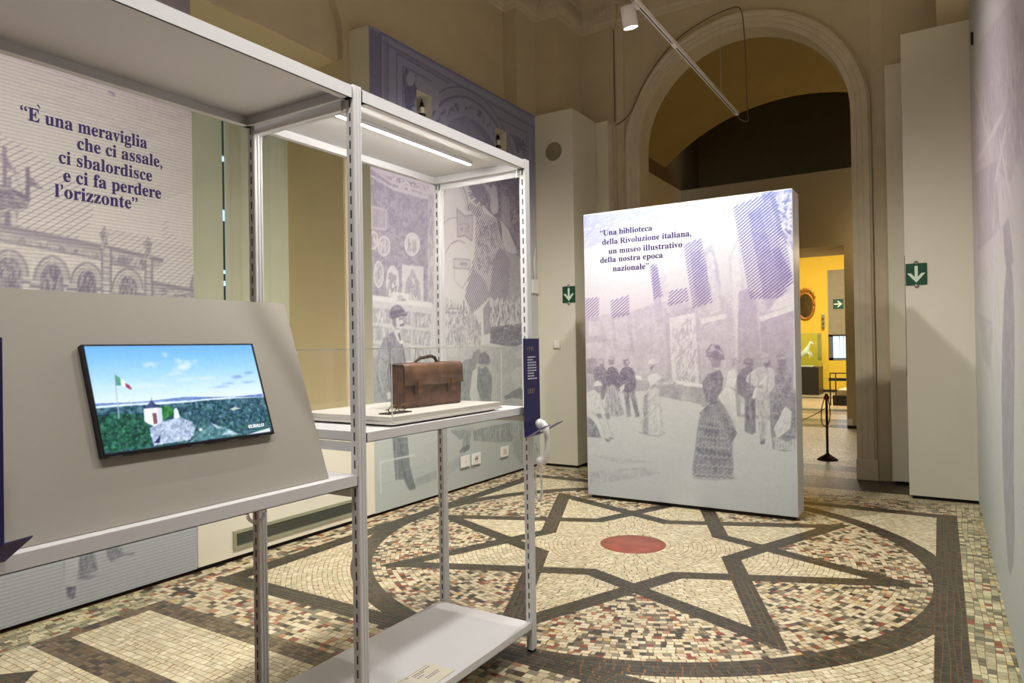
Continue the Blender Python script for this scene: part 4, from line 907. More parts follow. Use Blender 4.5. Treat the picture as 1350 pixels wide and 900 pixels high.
Q.fig([([(250, 78), (268, 84), (292, 108), (300, 84), (316, 96), (322, 140), (330, 220), (300, 240), (285, 200), (290, 140), (262, 108)], -.05, .5, 40, PI/2), ([(338, 130), (382, 150), (384, 300), (345, 270)], .25, .7, 40, PI/2), ([(330, 255), (372, 300), (392, 350), (420, 418), (400, 432), (362, 418), (345, 370), (345, 310)], -.1, .5, 40, 2.0)])
Q.poly([(330, 400), (430, 440), (440, 640), (400, 720), (300, 730), (280, 640), (300, 470)], .25, .7); Q.poly([(160, 640), (200, 500), (260, 560), (290, 640), (230, 700), (190, 730)], .12, .6)
Q.scrib([(215, 260), (335, 270), (340, 420), (300, 560), (215, 500)], 160, .09, .012, [.5, .3], None)
Q.hatch([(225, 180), (245, 190), (255, 230), (340, 270), (345, 400), (385, 470), (375, 620), (340, 705), (285, 640), (200, 720), (158, 640), (210, 420), (215, 250)], math.radians(52), .03, .011, .8)
Q.hatch([(180, 175), (192, 180), (226, 205), (240, 240), (220, 250), (175, 205)], math.radians(52), .03, .014, .9)
Q.poly([(250, 700), (290, 640), (300, 820), (255, 830)], .35, .8)
Q.scrib([(55, 640), (210, 700), (250, 880), (55, 890)], 340, .1, .01, [.35, .2, .45, -.2], PI/2, .8)
Q.poly([(85, 740), (112, 740), (112, 830), (85, 830)], -.3); Q.stroke([(62, 720), (85, 700), (140, 700), (160, 720), (62, 720)], .014, .4); Q.poly([(118, 800), (215, 808), (215, 890), (118, 885)], .18, .8); Q.stroke([(118, 800), (215, 808)], .02, .45); Q.stroke([(155, 660), (157, 730)], .02, .6)
Q.scrib([(290, 640), (445, 640), (445, 800), (290, 800)], 260, .1, .016, [-.15, .5, .35, -.2], PI/2, 1); 
Q.fig([([(283, 645), (296, 650), (310, 740), (330, 780), (300, 780), (288, 720)], -.1, .5, 20, PI/2), ([(370, 680), (392, 672), (400, 720), (415, 740), (420, 775), (370, 780), (340, 775), (372, 730)], -.12, .5, 30)])
# lower right : seated visitors
Q.zoom(480, 400, 3.6)
Q.poly([(370, 215), (445, 215), (600, 190), (755, 185), (755, 470), (372, 470)], .05, .6)
Q.poly([(600, 112), (752, 92), (752, 192), (700, 208), (598, 188)], .6, .9); Q.scrib([(600, 112), (752, 92), (752, 192), (598, 188)], 90, .09, .014, [.8, .3, .7], None); Q.stroke([(598, 195), (700, 212), (755, 200)], .03, -.25)
Q.scrib([(590, 0), (752, 0), (752, 110), (600, 110)], 130, .1, .016, [.6, -.2, .4], PI/2, .8); Q.poly([(598, 205), (752, 200), (752, 330), (610, 330)], .12, .6)
Q.poly([(450, 100), (545, 110), (545, 215), (450, 215)], .12, .7); Q.poly([(470, 130), (525, 132), (525, 212), (470, 212)], -.15); Q.scrib([(440, 20), (560, 60), (560, 215), (385, 215), (385, 60)], 240, .1, .01, [.35, .2, .45, -.2], PI/2, .8)
Q.fig([([(445, 300), (480, 268), (520, 240), (545, 250), (530, 300), (525, 470), (448, 475)], .42, .7, 70, PI/2), ([(480, 222), (505, 212), (516, 235), (510, 262), (488, 264)], .08, .6, 10), ([(515, 235), (545, 215), (560, 250), (535, 258)], .4),
       ([(510, 470), (500, 430), (515, 320), (545, 300), (545, 440), (535, 480)], -.25, .4, 20, PI/2), ([(540, 305), (575, 290), (605, 340), (606, 400), (600, 465), (560, 470), (535, 400)], .5, .8, 60), ([(545, 270), (575, 262), (582, 292), (560, 310), (546, 300)], .12, .6, 8), ([(540, 282), (552, 238), (575, 228), (592, 250), (600, 278), (590, 290)], .58, .7, 20),
       ([(405, 470), (510, 462), (600, 470), (620, 500), (480, 520), (400, 505)], -.1, .4, 20), ([(410, 603), (445, 590), (470, 640), (455, 644)], .35), ([(450, 590), (512, 578), (505, 640), (492, 680), (466, 690), (470, 640)], .3, .6, 40, PI/2), ([(452, 700), (470, 682), (502, 668), (500, 688), (466, 714)], .7),
       ([(700, 330), (720, 300), (752, 290), (754, 470), (700, 470), (715, 400)], -.08, .5, 40), ([(665, 442), (700, 420), (740, 398), (755, 412), (752, 452), (700, 445), (672, 455)], .5, .7, 20), ([(716, 262), (718, 232), (735, 215), (752, 222), (754, 265)], -.05, .6, 20), ([(728, 268), (752, 266), (752, 300), (732, 298)], .15)])
fr_ = [(515, 600), (610, 580), (755, 550), (755, 652), (640, 660), (520, 650)]
Q.poly(fr_, .32, .8); Q.scrib(fr_, 170, .12, .012, [.1, .55, .4], PI/2, .15); Q.poly([(405, 560), (520, 540), (520, 600), (420, 600)], .1)
Q.poly([(705, 540), (735, 535), (745, 700), (735, 740), (705, 720)], .0, .7); Q.scrib([(700, 540), (752, 535), (752, 745), (705, 730)], 60, .1, .012, [.3, .4], PI/2, .3)
Q.poly([(700, 660), (755, 640), (755, 760), (740, 760)], .22, .5)
Q.scrib([(50, 660), (700, 560), (740, 700), (400, 860), (60, 880)], 30, .3, .005, [.12, .16], .05, .06); Q.stroke([(80, 900), (76, 752), (240, 718)], .014, -.4)
Q.poly([(380, 770), (470, 700), (480, 740), (390, 830)], .12, .4)
_uu = np.linspace(Q.u0, Q.u1, Q.nu+1)[:-1]+(Q.u1-Q.u0)/Q.nu/2; _vv = np.linspace(Q.v0, Q.v1, Q.nv+1)[:-1]+(Q.v1-Q.v0)/Q.nv/2
_keep = np.ones((Q.nv, Q.nu), bool)
for h in HOLES: _keep &= ~(((_uu > h[0]) & (_uu < h[1]))[None, :] & ((_vv > z0_) & (_vv < z1_))[:, None])
Q.build(mu2, PRN, _keep)

# ------------------------------------------------------------------ mural on the right wall
mu3 = empty('mural_panel', (.4, 3.3, 0), 'long pale grey wall mural running along the right edge of the hall', 'mural')
MB().box((XR+.001, -1.2, .03), (.54, 7.72, PH)).build('panel_body', CREAM, mu3); MB().box((XR+.04, -1.2, 0), (.53, 7.70, .03)).build('recessed_base', GAP, mu3)
Q = Print('X', XR-.0006, [(0, (176, 186, 184)), (.8, (188, 196, 196)), (1.6, (204, 206, 208)), (2.4, (206, 196, 208)), (3.2, (198, 188, 200)), (3.9, (184, 182, 186)), (4.55, (166, 170, 174))],
          [(0, (88, 96, 112)), (1.5, (96, 92, 120)), (2.6, (110, 92, 128)), (4.55, (104, 100, 118))], (3.0, 7.72, .031, PH), .015, 6)
Q.zoom(0, 0, 1)
for k in range(1):
    Q.fig([([(1326, 345), (1334, 345), (1338, 430), (1336, 600), (1338, 735), (1330, 762), (1326, 700), (1322, 620), (1320, 480)], .34, .9, 60, PI/2), ([(1322, 300), (1330, 290), (1336, 345), (1326, 350)], .3, .8, 30), ([(1291, 415), (1308, 425), (1306, 485), (1296, 470)], .12, .8, 40), ([(1285, 230), (1312, 215), (1318, 300), (1290, 330)], .16, .9, 80), ([(1290, 60), (1335, 0), (1349, 40), (1349, 190), (1330, 240), (1312, 215)], .1, .9, 200)])
Q.scrib([(1284, 100), (1349, 0), (1349, 300), (1290, 400)], 380, .16, .014, [.3, .2, -.25, .35], 1.2, 1.4); Q.scrib([(1288, 380), (1322, 340), (1322, 620), (1294, 560)], 160, .14, .012, [.3, .2, -.2], 1.4, .8)
for a, b in (((1290, 210), (1322, 150)), ((1318, 185), (1330, 255)), ((1284, 110), (1305, 190)), ((1312, 240), (1326, 170))): Q.stroke([a, b], .03, -.3)
Q.build(mu3, PRN)
plain_print(mu3, XR-.0006, -1.19, 3.0, Q.base)
MB().box((XR-.02, 6.9, pX(1284, 46, XR).z-.05), (XR-.0, 6.93, pX(1284, 46, XR).z+.05)).build('hook', BLACK, mu3)

# ================================================================== BOXED COLUMNS, FITTINGS
for (x0, x1, y0, y1, zt, lab) in ((XL-.25, -3.887, 7.725, 8.40, PH, 'tall cream boxed column with round loudspeaker, left of the arch'), (-.277, XR+.25, 7.725, 8.40, PH, 'tall cream boxed column beside the right-hand mural'),
                                  (-3.95, -3.705, 8.412, 8.568, 4.54, 'narrow cream boxed pier between left column and arch moulding'), (-.458, -.20, 8.412, 8.568, 4.52, 'narrow cream boxed pier between arch and right column')):
    c = empty('boxed_column', ((x0+x1)/2, (y0+y1)/2, 0), lab, 'column', 'cream boxed columns beside the arch')
    MB().bbox((x0, y0, .035), (x1, y1, zt), .003).build('casing', CREAM, c); MB().box((x0+.03, y0+.03, 0), (x1-.03, y1-.0, .04)).build('recessed_base', GAP, c)
YF = 7.725
_cols = [o for o in bpy.data.objects if o.name.startswith('boxed_column')]
_rc = [o for o in _cols if 'right-hand' in o['label']][0]
MB().box((-.2815, 7.74, 1.2), (-.2775, 7.752, 2.38)).box((-.2815, 7.738, 1.19), (-.2775, 7.756, 1.21)).build('edge_strip', BLACK, _rc)  # black strip for the dark vertical line on the column edge
sp = empty('wall_speaker', (-4.157, YF, 4.04), 'round grey loudspeaker grille high on the left column', 'speaker')
MB().lathe([(.135, 0), (.135, .01), (.122, .014), (.12, .006)], (-4.157, YF, 4.04), (0, -1, 0), 36).build('rim', CREAM, sp)
MB().lathe([(.121, .004), (.08, .009), (0, .011)], (-4.157, YF, 4.04), (0, -1, 0), 36).build('grille', mat('grey speaker mesh', (150, 142, 124), .8, var=.12, scale=160), sp)
MB().box((-4.169, YF-.014, 4.036), (-4.145, YF-.009, 4.044)).build('badge', BLACK, sp)
def arrow(cx, cz, s, down=True):
    a = [(-.15, .92), (.15, .92), (.15, -.3), (.5, .12), (.86, .12), (.0, -.92), (-.86, .12), (-.5, .12), (-.15, -.3)]
    return [(cx+x*s, cz+z*s) for x, z in (a if down else [(-z_, x_) for x_, z_ in a])]
EWHITE = mat('luminous white sign', (222, 240, 222), .5)
def exit_sign(x0, x1, z0, z1, y, lab, down=True):
    e = empty('exit_sign', ((x0+x1)/2, y, z0), lab, 'sign', 'green arrow exit signs')
    MB().bbox((x0, y-.008, z0), (x1, y-.0005, z1), .002).build('plate', GREEN, e)
    cx, cz = (x0+x1)/2, (z0+z1)/2
    MB().prism(arrow(cx, cz, (z1-z0)*.42, down), y-.0095, y-.007, 'y').build('arrow', EWHITE, e)
    if down:
        for z in (z0-.006, z1+.006): MB().lathe([(.019, 0), (.019, .012), (0, .014)], (cx, y, z), (0, -1, 0), 14).build('fixing_disc', ALU, e)
exit_sign(-4.062, -3.882, 2.09, 2.30, YF, 'green down-arrow sign on the left column, beside the gallery partition')
exit_sign(-.273, -.093, 2.082, 2.294, YF, 'green down-arrow sign on the column by the right-hand mural')
t = empty('thermostat', (-4.155, YF, 1.52), 'small square cream thermostat on the left column', 'switch')
MB().bbox((-4.203, YF-.022, 1.515), (-4.107, YF-.0005, 1.618), .006).build('cover', CREAM, t); MB().bbox((-4.19, YF-.027, 1.53), (-4.12, YF-.021, 1.605), .003).build('button', WPLAST, t)
# cable trunk with small switch at the mural's right edge
sw = empty('wall_switch', (XL, 7.62, 1.9), 'small white switch and cable at the edge of the tall mural', 'switch')
a = pX(708, 378, XL+.01)
MB().bbox((XL+.002, 7.56, a.z-.09), (XL+.035, 7.70, a.z+.09), .006).build('switch_body', WPLAST, sw)
MB().tube([(XL+.014, 7.63, a.z+.09), (XL+.014, 7.62, a.z+.3), (XL+.014, 7.66, a.z+.5)], .012, 8).build('cable', WPLAST, sw)
for px_, py_, lab, kind in ((613, 608, 'white blank wall plate, first of the pair low on the tall mural', 0), (627, 604.5, 'white wall socket, right one of the pair low on the tall mural', 1), (664.5, 595, 'white switch plate alone near the right foot of the tall mural', 2)):
    c = pX(px_, py_, XL+.012); o = empty('wall_socket', (XL, c.y, c.z), lab, 'socket', 'white wall plates on the mural')
    MB().bbox((XL+.011, c.y-.085, c.z-.062), (XL+.024, c.y+.085, c.z+.062), .005).build('plate', WPLAST, o)
    if kind == 1: MB().lathe([(.034, 0), (.032, .004), (.03, .002), (0, .001)], (XL+.024, c.y, c.z), (1, 0, 0), 18).build('socket_well', mat('dull white plastic', (205, 200, 192), .5), o); MB().lathe([(.008, .002), (.008, .005), (0, .005)], (XL+.024, c.y-.012, c.z), (1, 0, 0), 10).box((XL+.025, c.y+.006, c.z-.006), (XL+.029, c.y+.018, c.z+.006)).build('contacts', BLACK, o)
    elif kind == 2:
        for dy in (-.03, .005): MB().bbox((XL+.023, c.y+dy, c.z-.03), (XL+.029, c.y+dy+.028, c.z+.035), .002).build('rocker', mat('dull white plastic', (205, 200, 192), .5), o)
    else: MB().lathe([(.007, 0), (.006, .003), (0, .003)], (XL+.024, c.y, c.z), (1, 0, 0), 10).build('screw', mat('dull white plastic', (205, 200, 192), .5), o)
for i, h in enumerate(HOLES):
    c_ = pX((556.5, 657)[i], (155, 196)[i], -4.55); cyy = c_.y; zb = c_.z
    o = empty('wall_lamp', (-4.62, cyy, zb), ('left' if i == 0 else 'right')+' one of two old black and white bracket lamps in the mural cut-outs', 'lamp', 'bracket lamps in the mural cut-outs')
    MB().lathe([(.032, .0), (.037, .01), (.037, .036), (.026, .041)], (-4.55, cyy, zb), seg=18).build('lamp_base', BLACK, o)
    MB().lathe([(.027, .041), (.027, .104), (.024, .109)], (-4.55, cyy, zb), seg=18).build('lamp_body', WPLAST, o)
    MB().lathe([(.029, .104), (.029, .117)], (-4.55, cyy, zb), seg=18).lathe([(.021, .117), (.021, .156), (0, .16)], (-4.55, cyy, zb), seg=18).build('collar', BLACK, o)
    MB().tube([(-4.55, cyy, zb+.156), (-4.55, cyy-.005, zb+.187), (-4.55, cyy+.016, zb+.203), (-4.55, cyy+.042, zb+.2), (-4.56, cyy+.047, zb+.177)], .0075, 8).build('bracket', BLACK, o)
    MB().box((-4.679, cyy-.015, zb+.05), (-4.578, cyy+.015, zb+.08)).build('wall_mount', WPLAST, o)

# radiator cover with grille under the window
rc = empty('radiator_cover', (-4.9, 3.77, 0), 'low cream radiator cover with a long grille under the window', 'radiator cover')
MB().bbox((-5.44, 2.885, .035), (XL+.005, 4.655, .82), .004).build('casing', CREAM, rc); MB().box((-5.4, 2.9, 0), (XL-.03, 4.65, .04)).build('recessed_base', GAP, rc)
ga, gb = pX(306, 725, XL), pX(468.5, 658, XL); gy0, gy1, gz0, gz1 = 3.16, 4.42, .088, .225
GF = mat('grey green grille frame', (160, 162, 138), .45, metal=.2)
fr = MB(); 
for bx in (((gy0, gz0), (gy1, gz0+.024)), ((gy0, gz1-.024), (gy1, gz1)), ((gy0, gz0+.024), (gy0+.024, gz1-.024)), ((gy1-.024, gz0+.024), (gy1, gz1-.024))): fr.box((XL+.002, bx[0][0], bx[0][1]), (XL+.02, bx[1][0], bx[1][1]))
gr = fr.build('grille_frame', GF, rc); MB().box((XL+.003, gy0+.02, gz0+.02), (XL+.0065, gy1-.02, gz1-.02)).build('grille_back', GAP, rc)
for k in range(6):
    z = gz0+.032+k*.0137; MB().add([(XL+.008, gy0+.024, z), (XL+.017, gy0+.024, z-.004), (XL+.017, gy1-.024, z-.004), (XL+.008, gy1-.024, z), (XL+.008, gy0+.024, z+.0035), (XL+.017, gy0+.024, z), (XL+.017, gy1-.024, z), (XL+.008, gy1-.024, z+.0035)], [(0, 3, 2, 1), (4, 5, 6, 7), (1, 2, 6, 5), (0, 1, 5, 4), (2, 3, 7, 6)]).build('slat', mat('dark grey grille slat', (96, 98, 84), .5), rc)

# ================================================================== DISPLAY RACK
RX0, RX1 = -2.36, -1.77; RY = (.6, 1.8, 3.0); RZ = 2.495
rack = empty('display_rack', (-2.06, 1.8, 0), 'white slotted steel display rack of two open bays with lit canopy', 'rack')
def upright(x, y, sx):
    """slotted upright, 36 x 42 mm, ribbed on the long side"""
    w_, d_ = .036, .042; x0, x1 = (x-w_/2, x+w_/2); y0, y1 = y-d_/2, y+d_/2
    pr = [(x0, y0), (x1-.004, y0), (x1, y0+.004), (x1, y0+.014), (x1-.004, y0+.0155), (x1-.004, y0+.0185), (x1, y0+.02), (x1, y0+.028), (x1-.004, y0+.0295), (x1-.004, y0+.0325), (x1, y0+.034), (x1, y1-.002), (x1-.002, y1), (x0, y1),
          (x0, y0+.034), (x0+.004, y0+.0325), (x0+.004, y0+.0295), (x0, y0+.028), (x0, y0+.02), (x0+.004, y0+.0185), (x0+.004, y0+.0155), (x0, y0+.014)]
    u = MB().prism(pr, .012, RZ+.006).build('upright', WMETAL, rack)
    MB().box((x0+.003, y0+.003, 0), (x1-.003, y1-.003, .013)).build('foot', BLACK, u)
    s = MB(); z = .12
    while z < 2.43:
        for yy in (y0-.0006, y1+.0006): s.box((x-.0035, min(yy, yy), z), (x+.0035, yy+.0004, z+.03))
        z += .05
    s.build('slots', mat('slot shadow', (70, 72, 74), .7), u, kind='stuff')
for y in RY:
    for x in (RX0+.018, RX1-.018): upright(x, y, 0)
def tray(y0, y1, zt, th, name, x0=RX0+.002, x1=RX1-.001, lip=.03):
    m_ = MB().box((x0, y0, zt-.004), (x1, y1, zt))
    m_.box((x1-.0025, y0, zt-th), (x1, y1, zt-.004)); m_.box((x0, y0, zt-th), (x0+.0025, y1, zt-.004))
    m_.box((x0, y0, zt-th), (x1, y0+.0025, zt-.004)); m_.box((x0, y1-.0025, zt-th), (x1, y1, zt-.004))
    m_.box((x1-lip, y0, zt-th), (x1, y1, zt-th+.0025)); m_.box((x0, y0, zt-th), (x0+lip, y1, zt-th+.0025)); m_.box((x0, y0, zt-th), (x1, y0+lip*.7, zt-th+.0025)); m_.box((x0, y1-lip*.7, zt-th), (x1, y1, zt-th+.0025))
    return m_.build(name, WMETAL, rack)
g = .024
tray(RY[0]+g, RY[1]-g, RZ, .047, 'canopy'); tray(RY[1]+g, RY[2]-g, RZ, .047, 'canopy')
tray(RY[0]+g, RY[1]-g, 1.1, .04, 'shelf'); tray(RY[1]+g, RY[2]-g, 1.245, .036, 'shelf'); tray(RY[1]+g, RY[2]-g, .155, .036, 'shelf')
for y in (RY[0], RY[1]-.012, RY[1]+.012, RY[2]):
    for z in ((2.44,) if y != RY[0] else (2.44, 1.06)): MB().box((RX0+.036, y-.006, z-.02), (RX1-.036, y+.006, z+.02)).build('cross_beam', WMETAL, rack)
for y, zz in ((RY[1]+.03, 1.19), (RY[2]-.03, 1.19), (RY[1]-.03, 1.04), (RY[0]+.03, 1.04), (RY[1]+.03, .1), (RY[2]-.03, .1)): MB().box((RX0+.03, y-.004, zz-.02), (RX1-.03, y+.004, zz+.014)).build('bracket', WMETAL, rack)
for x in (RX0+.04, RX1-.05):
    for y in (RY[1]-.03, RY[1]+.03, RY[2]-.03): MB().prism([(x, 2.447), (x+.012, 2.447), (x+.012, 2.425), (x+.004, 2.41), (x, 2.41)], y-.002, y+.002, 'y').build('clip', mat('zinc clip', (150, 155, 160), .4, metal=.6), rack)
la, lb = pz(428, 154, 2.455), pz(622, 221, 2.455); lx = (la.x+lb.x)/2
LEDM = mat('white led tube', (255, 255, 252), .5, emit=(255, 250, 242), es=165)
MB().box((lx-.012, la.y-.01, 2.472), (lx+.012, lb.y+.01, 2.4905)).build('led_housing', WMETAL, rack)
MB().add([(lx-.008, la.y, 2.4715), (lx-.008, lb.y, 2.4715), (lx+.008, lb.y, 2.4715), (lx+.008, la.y, 2.4715), (lx-.004, la.y, 2.4690), (lx-.004, lb.y, 2.4690), (lx+.004, lb.y, 2.4690), (lx+.004, la.y, 2.4690)], [(0, 1, 5, 4), (4, 5, 6, 7), (7, 6, 2, 3), (0, 4, 7, 3), (1, 2, 6, 5)]).build('led_tube', LEDM, rack, label='bright white light strip')

# sloping board on the left shelf with the monitor
bo = empty('sloping_board', (-1.92, 1.17, 1.1), 'warm grey sloping board leaning on the left rack shelf', 'board')
n_ = Vector((.619, 0, .22)).normalized(); up_ = Vector((-.22, 0, .619)).normalized()
B0 = Vector((-1.81, 0, 1.1015)); LN = .657
def bp(t_, y, off): q = B0+up_*t_+n_*off; return (q.x, y, q.z)
BY0, BY1 = .66, 1.676
MB().add([bp(0, BY0, 0), bp(0, BY1, 0), bp(LN, BY1, 0), bp(LN, BY0, 0), bp(.0065, BY0, -.018), bp(.0065, BY1, -.018), bp(LN, BY1, -.018), bp(LN, BY0, -.018)], [(0, 1, 2, 3), (7, 6, 5, 4), (0, 4, 5, 1), (1, 5, 6, 2), (2, 6, 7, 3), (3, 7, 4, 0)]).build('board', GREYB, bo)
for y in (BY0+.1, BY1-.12): MB().add([bp(.3, y, -.019), bp(.3, y+.02, -.019), (-2.25, y+.02, 1.1015), (-2.25, y, 1.1015), bp(.26, y, -.019), bp(.26, y+.02, -.019), (-2.22, y+.02, 1.1015), (-2.22, y, 1.1015)], [(0, 1, 2, 3), (7, 6, 5, 4), (0, 4, 5, 1), (1, 5, 6, 2), (2, 6, 7, 3), (3, 7, 4, 0)]).build('strut', GREYB, bo)
mo = empty('monitor', tuple(B0+up_*.2+n_*.02+Vector((0, 1.2, 0))), 'flat black-edged monitor showing a coastal landscape with flag and tower', 'monitor')
def onb(x, y, off):
    d = ray(x, y); p0 = B0+n_*off; return CAM+d*((p0-CAM).dot(n_)/d.dot(n_))
OFFM = .021
C4 = [onb(x, y, OFFM) for x, y in ((112, 453), (336, 455.5), (357.5, 572), (134, 599))]
tt = [(c-B0).dot(up_) for c in C4]; t_top = (tt[0]+tt[1])/2; t_bot = (tt[2]+tt[3])/2; my0 = (C4[0].y+C4[3].y)/2; my1 = (C4[1].y+C4[2].y)/2
def slab(t0, t1, y0, y1, o0, o1):
    return MB().add([bp(t0, y0, o1), bp(t0, y1, o1), bp(t1, y1, o1), bp(t1, y0, o1), bp(t0, y0, o0), bp(t0, y1, o0), bp(t1, y1, o0), bp(t1, y0, o0)], [(0, 1, 2, 3), (7, 6, 5, 4), (0, 4, 5, 1), (1, 5, 6, 2), (2, 6, 7, 3), (3, 7, 4, 0)])
slab(t_bot-.004, t_top+.003, my0-.004, my1+.004, .001, OFFM-.001).build('housing', BLACK, mo)
for k in range(9):
    if k in (2, 5): continue
    y = my0+(my1-my0)*(k+.2)/9; slab(t_bot-.0055, t_bot-.0035, y, y+.036, .004, .018).build('tape_strip', mat('brown kraft strip', (98, 80, 62), .7) if k % 2 else ALU, mo)
class Screen:
    NU, NV, SS = 270, 152, 2
    def __init__(s):
        s.C = np.zeros((s.NV*s.SS, s.NU*s.SS, 3), np.float32); s.N = smooth_noise(s.NV*s.SS, s.NU*s.SS, 9, 12)
    def poly(s, pts, c, mott=0, a=1):
        P = [(u*s.NU*s.SS, v*s.NV*s.SS) for u, v in pts]; col = np.array(c, np.float32); C, N = s.C, s.N
        def fn(r, x0, x1): C[r, x0:x1] = C[r, x0:x1]*(1-a)+a*(col+N[r, x0:x1, None]*mott)
        fill(P, C.shape, fn)
    def blob(s, u, v, ru, rv, c, n=12, j=.25, a=1):
        s.poly([(u+ru*math.cos(2*PI*i/n)*random.uniform(1-j, 1+j), v+rv*math.sin(2*PI*i/n)*random.uniform(1-j, 1+j)) for i in range(n)], c, 0, a)
    def z(s, pts, c, mott=0, a=1):     # outline given in the zoomed photo, mapped onto the screen
        out_ = []
        for x, y in pts:
            q = onb(100+x/4.8214, 440+y/4.8214, OFFM); out_.append(((q.y-my0)/(my1-my0), ((q-B0).dot(up_)-t_top)/(t_bot-t_top)))
        s.poly([(min(1, max(0, u)), min(1, max(0, v))) for u, v in out_], c, mott, a)
    def soften(s, k):
        for q in range(3): s.C[..., q] = blur(s.C[..., q], k)
    def build(s, m, parent):
        c = s.C.reshape(s.NV, s.SS, s.NU, s.SS, 3).mean((1, 3)); c = np.pad(c, ((0, 1), (0, 1), (0, 0)), mode='edge'); cols = np.concatenate([lin_np(c), np.zeros(c.shape[:2]+(1,))], -1)
        a, b, d = [np.array(bp(t_top+(t_bot-t_top)*v, my0+(my1-my0)*u, OFFM+.0004)) for u, v in ((0, 0), (1, 0), (0, 1))]
        return grid_mesh('screen', lambda U, V: a+(b-a)*(U/s.NU)[..., None]+(d-a)*(V/s.NV)[..., None], s.NU, s.NV, cols, m, parent)
S = Screen(); cl = [(110, 178, 240), (136, 198, 246), (168, 216, 250), (204, 232, 250), (234, 244, 250)]
for k in range(90):
    f = k/90*4; i = min(3, int(f)); c = tuple(a+(b-a)*(f-i) for a, b in zip(cl[i], cl[i+1])); S.poly([(0, k*.60/90), (1, k*.60/90), (1, (k+1)*.60/90+.01), (0, (k+1)*.60/90+.01)], c, 4)
for u, v, ru, rv in ((.49, .17, .03, .03), (.50, .24, .07, .07), (.33, .2, .05, .03), (.56, .19, .05, .03), (.46, .3, .06, .02), (.42, .1, .02, .03), (.25, .4, .16, .03), (.6, .36, .14, .02)):
    for q in range(14): S.blob(u+random.uniform(-1, 1)*ru*.7, v+random.uniform(-1, 1)*rv*.7, ru*.35, rv*.35, (226, 240, 250), a=.22)
for u, v, ru, rv in ((.84, .37, .045, .03), (.93, .33, .04, .022), (.77, .43, .05, .012), (.72, .46, .07, .01), (.9, .43, .07, .012)):
    for q in range(10): S.blob(u+random.uniform(-1, 1)*ru*.5, v+random.uniform(-1, 1)*rv*.5, ru*.5, rv*.5, (120, 152, 196), a=.2)
S.soften(3)
S.z([(120, 445), (400, 435), (700, 402), (1000, 402), (1185, 382), (1195, 405), (900, 420), (600, 440), (120, 462)], (112, 140, 196), 20)
S.z([(120, 462), (430, 440), (720, 425), (950, 405), (1195, 403), (1195, 420), (700, 455), (120, 478)], (222, 238, 250), 10)
S.z([(120, 478), (400, 455), (560, 450), (800, 428), (1000, 412), (1200, 404), (1260, 660), (150, 770)], (50, 92, 112), 70)
for k in range(900):
    u = random.random(); v = .62+.38*random.random()**1.2; d = (v-.55)/.45
    c = random.choice([(28, 70, 84), (56, 112, 110), (36, 86, 70), (56, 112, 88), (24, 56, 74), (92, 136, 150)]); S.blob(u, v, .004+.012*d, .004+.010*d, c, 8, a=.7)
S.z([(120, 540), (250, 505), (360, 510), (440, 550), (490, 620), (480, 705), (170, 760)], (26, 82, 68), 50)
for k in range(420):
    x, y = random.uniform(130, 485), random.uniform(515, 745)
    if y < 540 and x < 230 or (x > 440 and y < 600): continue
    r_ = random.uniform(4, 11); c = random.choice([(18, 66, 54), (38, 106, 76), (52, 128, 90), (16, 50, 60), (70, 146, 116)]); S.z([(x+r_*math.cos(a_)*random.uniform(.7, 1.2), y+r_*.8*math.sin(a_)) for a_ in [i*PI/4 for i in range(8)]], c, 10, .7)
S.z([(470, 600), (560, 560), (660, 530), (740, 560), (765, 600), (730, 675), (500, 710), (480, 650)], (172, 190, 216), 50)
for k in range(260):
    x, y = random.uniform(500, 745), random.uniform(555, 690); S.z([(x, y), (x+random.uniform(5, 18), y-3), (x+random.uniform(5, 14), y+4)], random.choice([(205, 218, 238), (140, 158, 190), (222, 232, 246), (120, 138, 168)]), 0, .8)
S.z([(500, 695), (540, 645), (535, 695)], (34, 44, 96)); S.z([(760, 600), (830, 560), (860, 620), (800, 640)], (60, 110, 112), 40)
for k in range(120):
    x, y = random.uniform(700, 840), random.uniform(490, 600); S.z([(x, y), (x+6, y-14), (x+10, y)], random.choice([(120, 150, 172), (70, 110, 126), (44, 84, 98)]), 0, .6)
S.z([(545, 470), (580, 455), (625, 480), (620, 510), (590, 530), (552, 555)], (44, 122, 62), 40)
S.z([(432, 478), (490, 468), (548, 472), (555, 560), (500, 590), (440, 560)], (236, 244, 250), 8); S.z([(520, 470), (548, 472), (555, 560), (528, 580)], (208, 222, 238)); S.z([(438, 476), (482, 424), (528, 466), (490, 474)], (66, 80, 126)); S.z([(482, 424), (528, 466), (500, 472)], (48, 60, 104)); S.z([(480, 408), (483, 408), (484, 428), (481, 428)], (60, 70, 110)); S.z([(488, 507), (514, 503), (522, 570), (498, 577)], (128, 84, 92))
S.z([(626, 480), (640, 470), (652, 490), (664, 530), (640, 542), (625, 540)], (228, 238, 248))
S.z([(241, 233), (248, 233), (281, 540), (275, 542)], (176, 190, 214)); S.z([(250, 262), (290, 285), (292, 330), (258, 332)], (80, 160, 136)); S.z([(285, 284), (322, 308), (322, 340), (290, 330)], (232, 238, 240)); S.z([(316, 314), (340, 326), (360, 352), (348, 356), (322, 342)], (160, 66, 96))
S.z([(740, 680), (800, 620), (880, 570), (960, 600), (1060, 640), (900, 665)], (88, 136, 146), 50); S.z([(920, 645), (980, 612), (1040, 640)], (180, 204, 220), 40); S.z([(850, 562), (935, 602), (900, 602)], (190, 208, 226), 30); S.z([(785, 605), (800, 600), (808, 615), (790, 620)], (240, 246, 250)); S.z([(1080, 645), (1232, 598), (1240, 626)], (224, 236, 248))
S.z([(980, 480), (1010, 466), (1045, 475), (1000, 488)], (206, 220, 214), 40); S.soften(1)
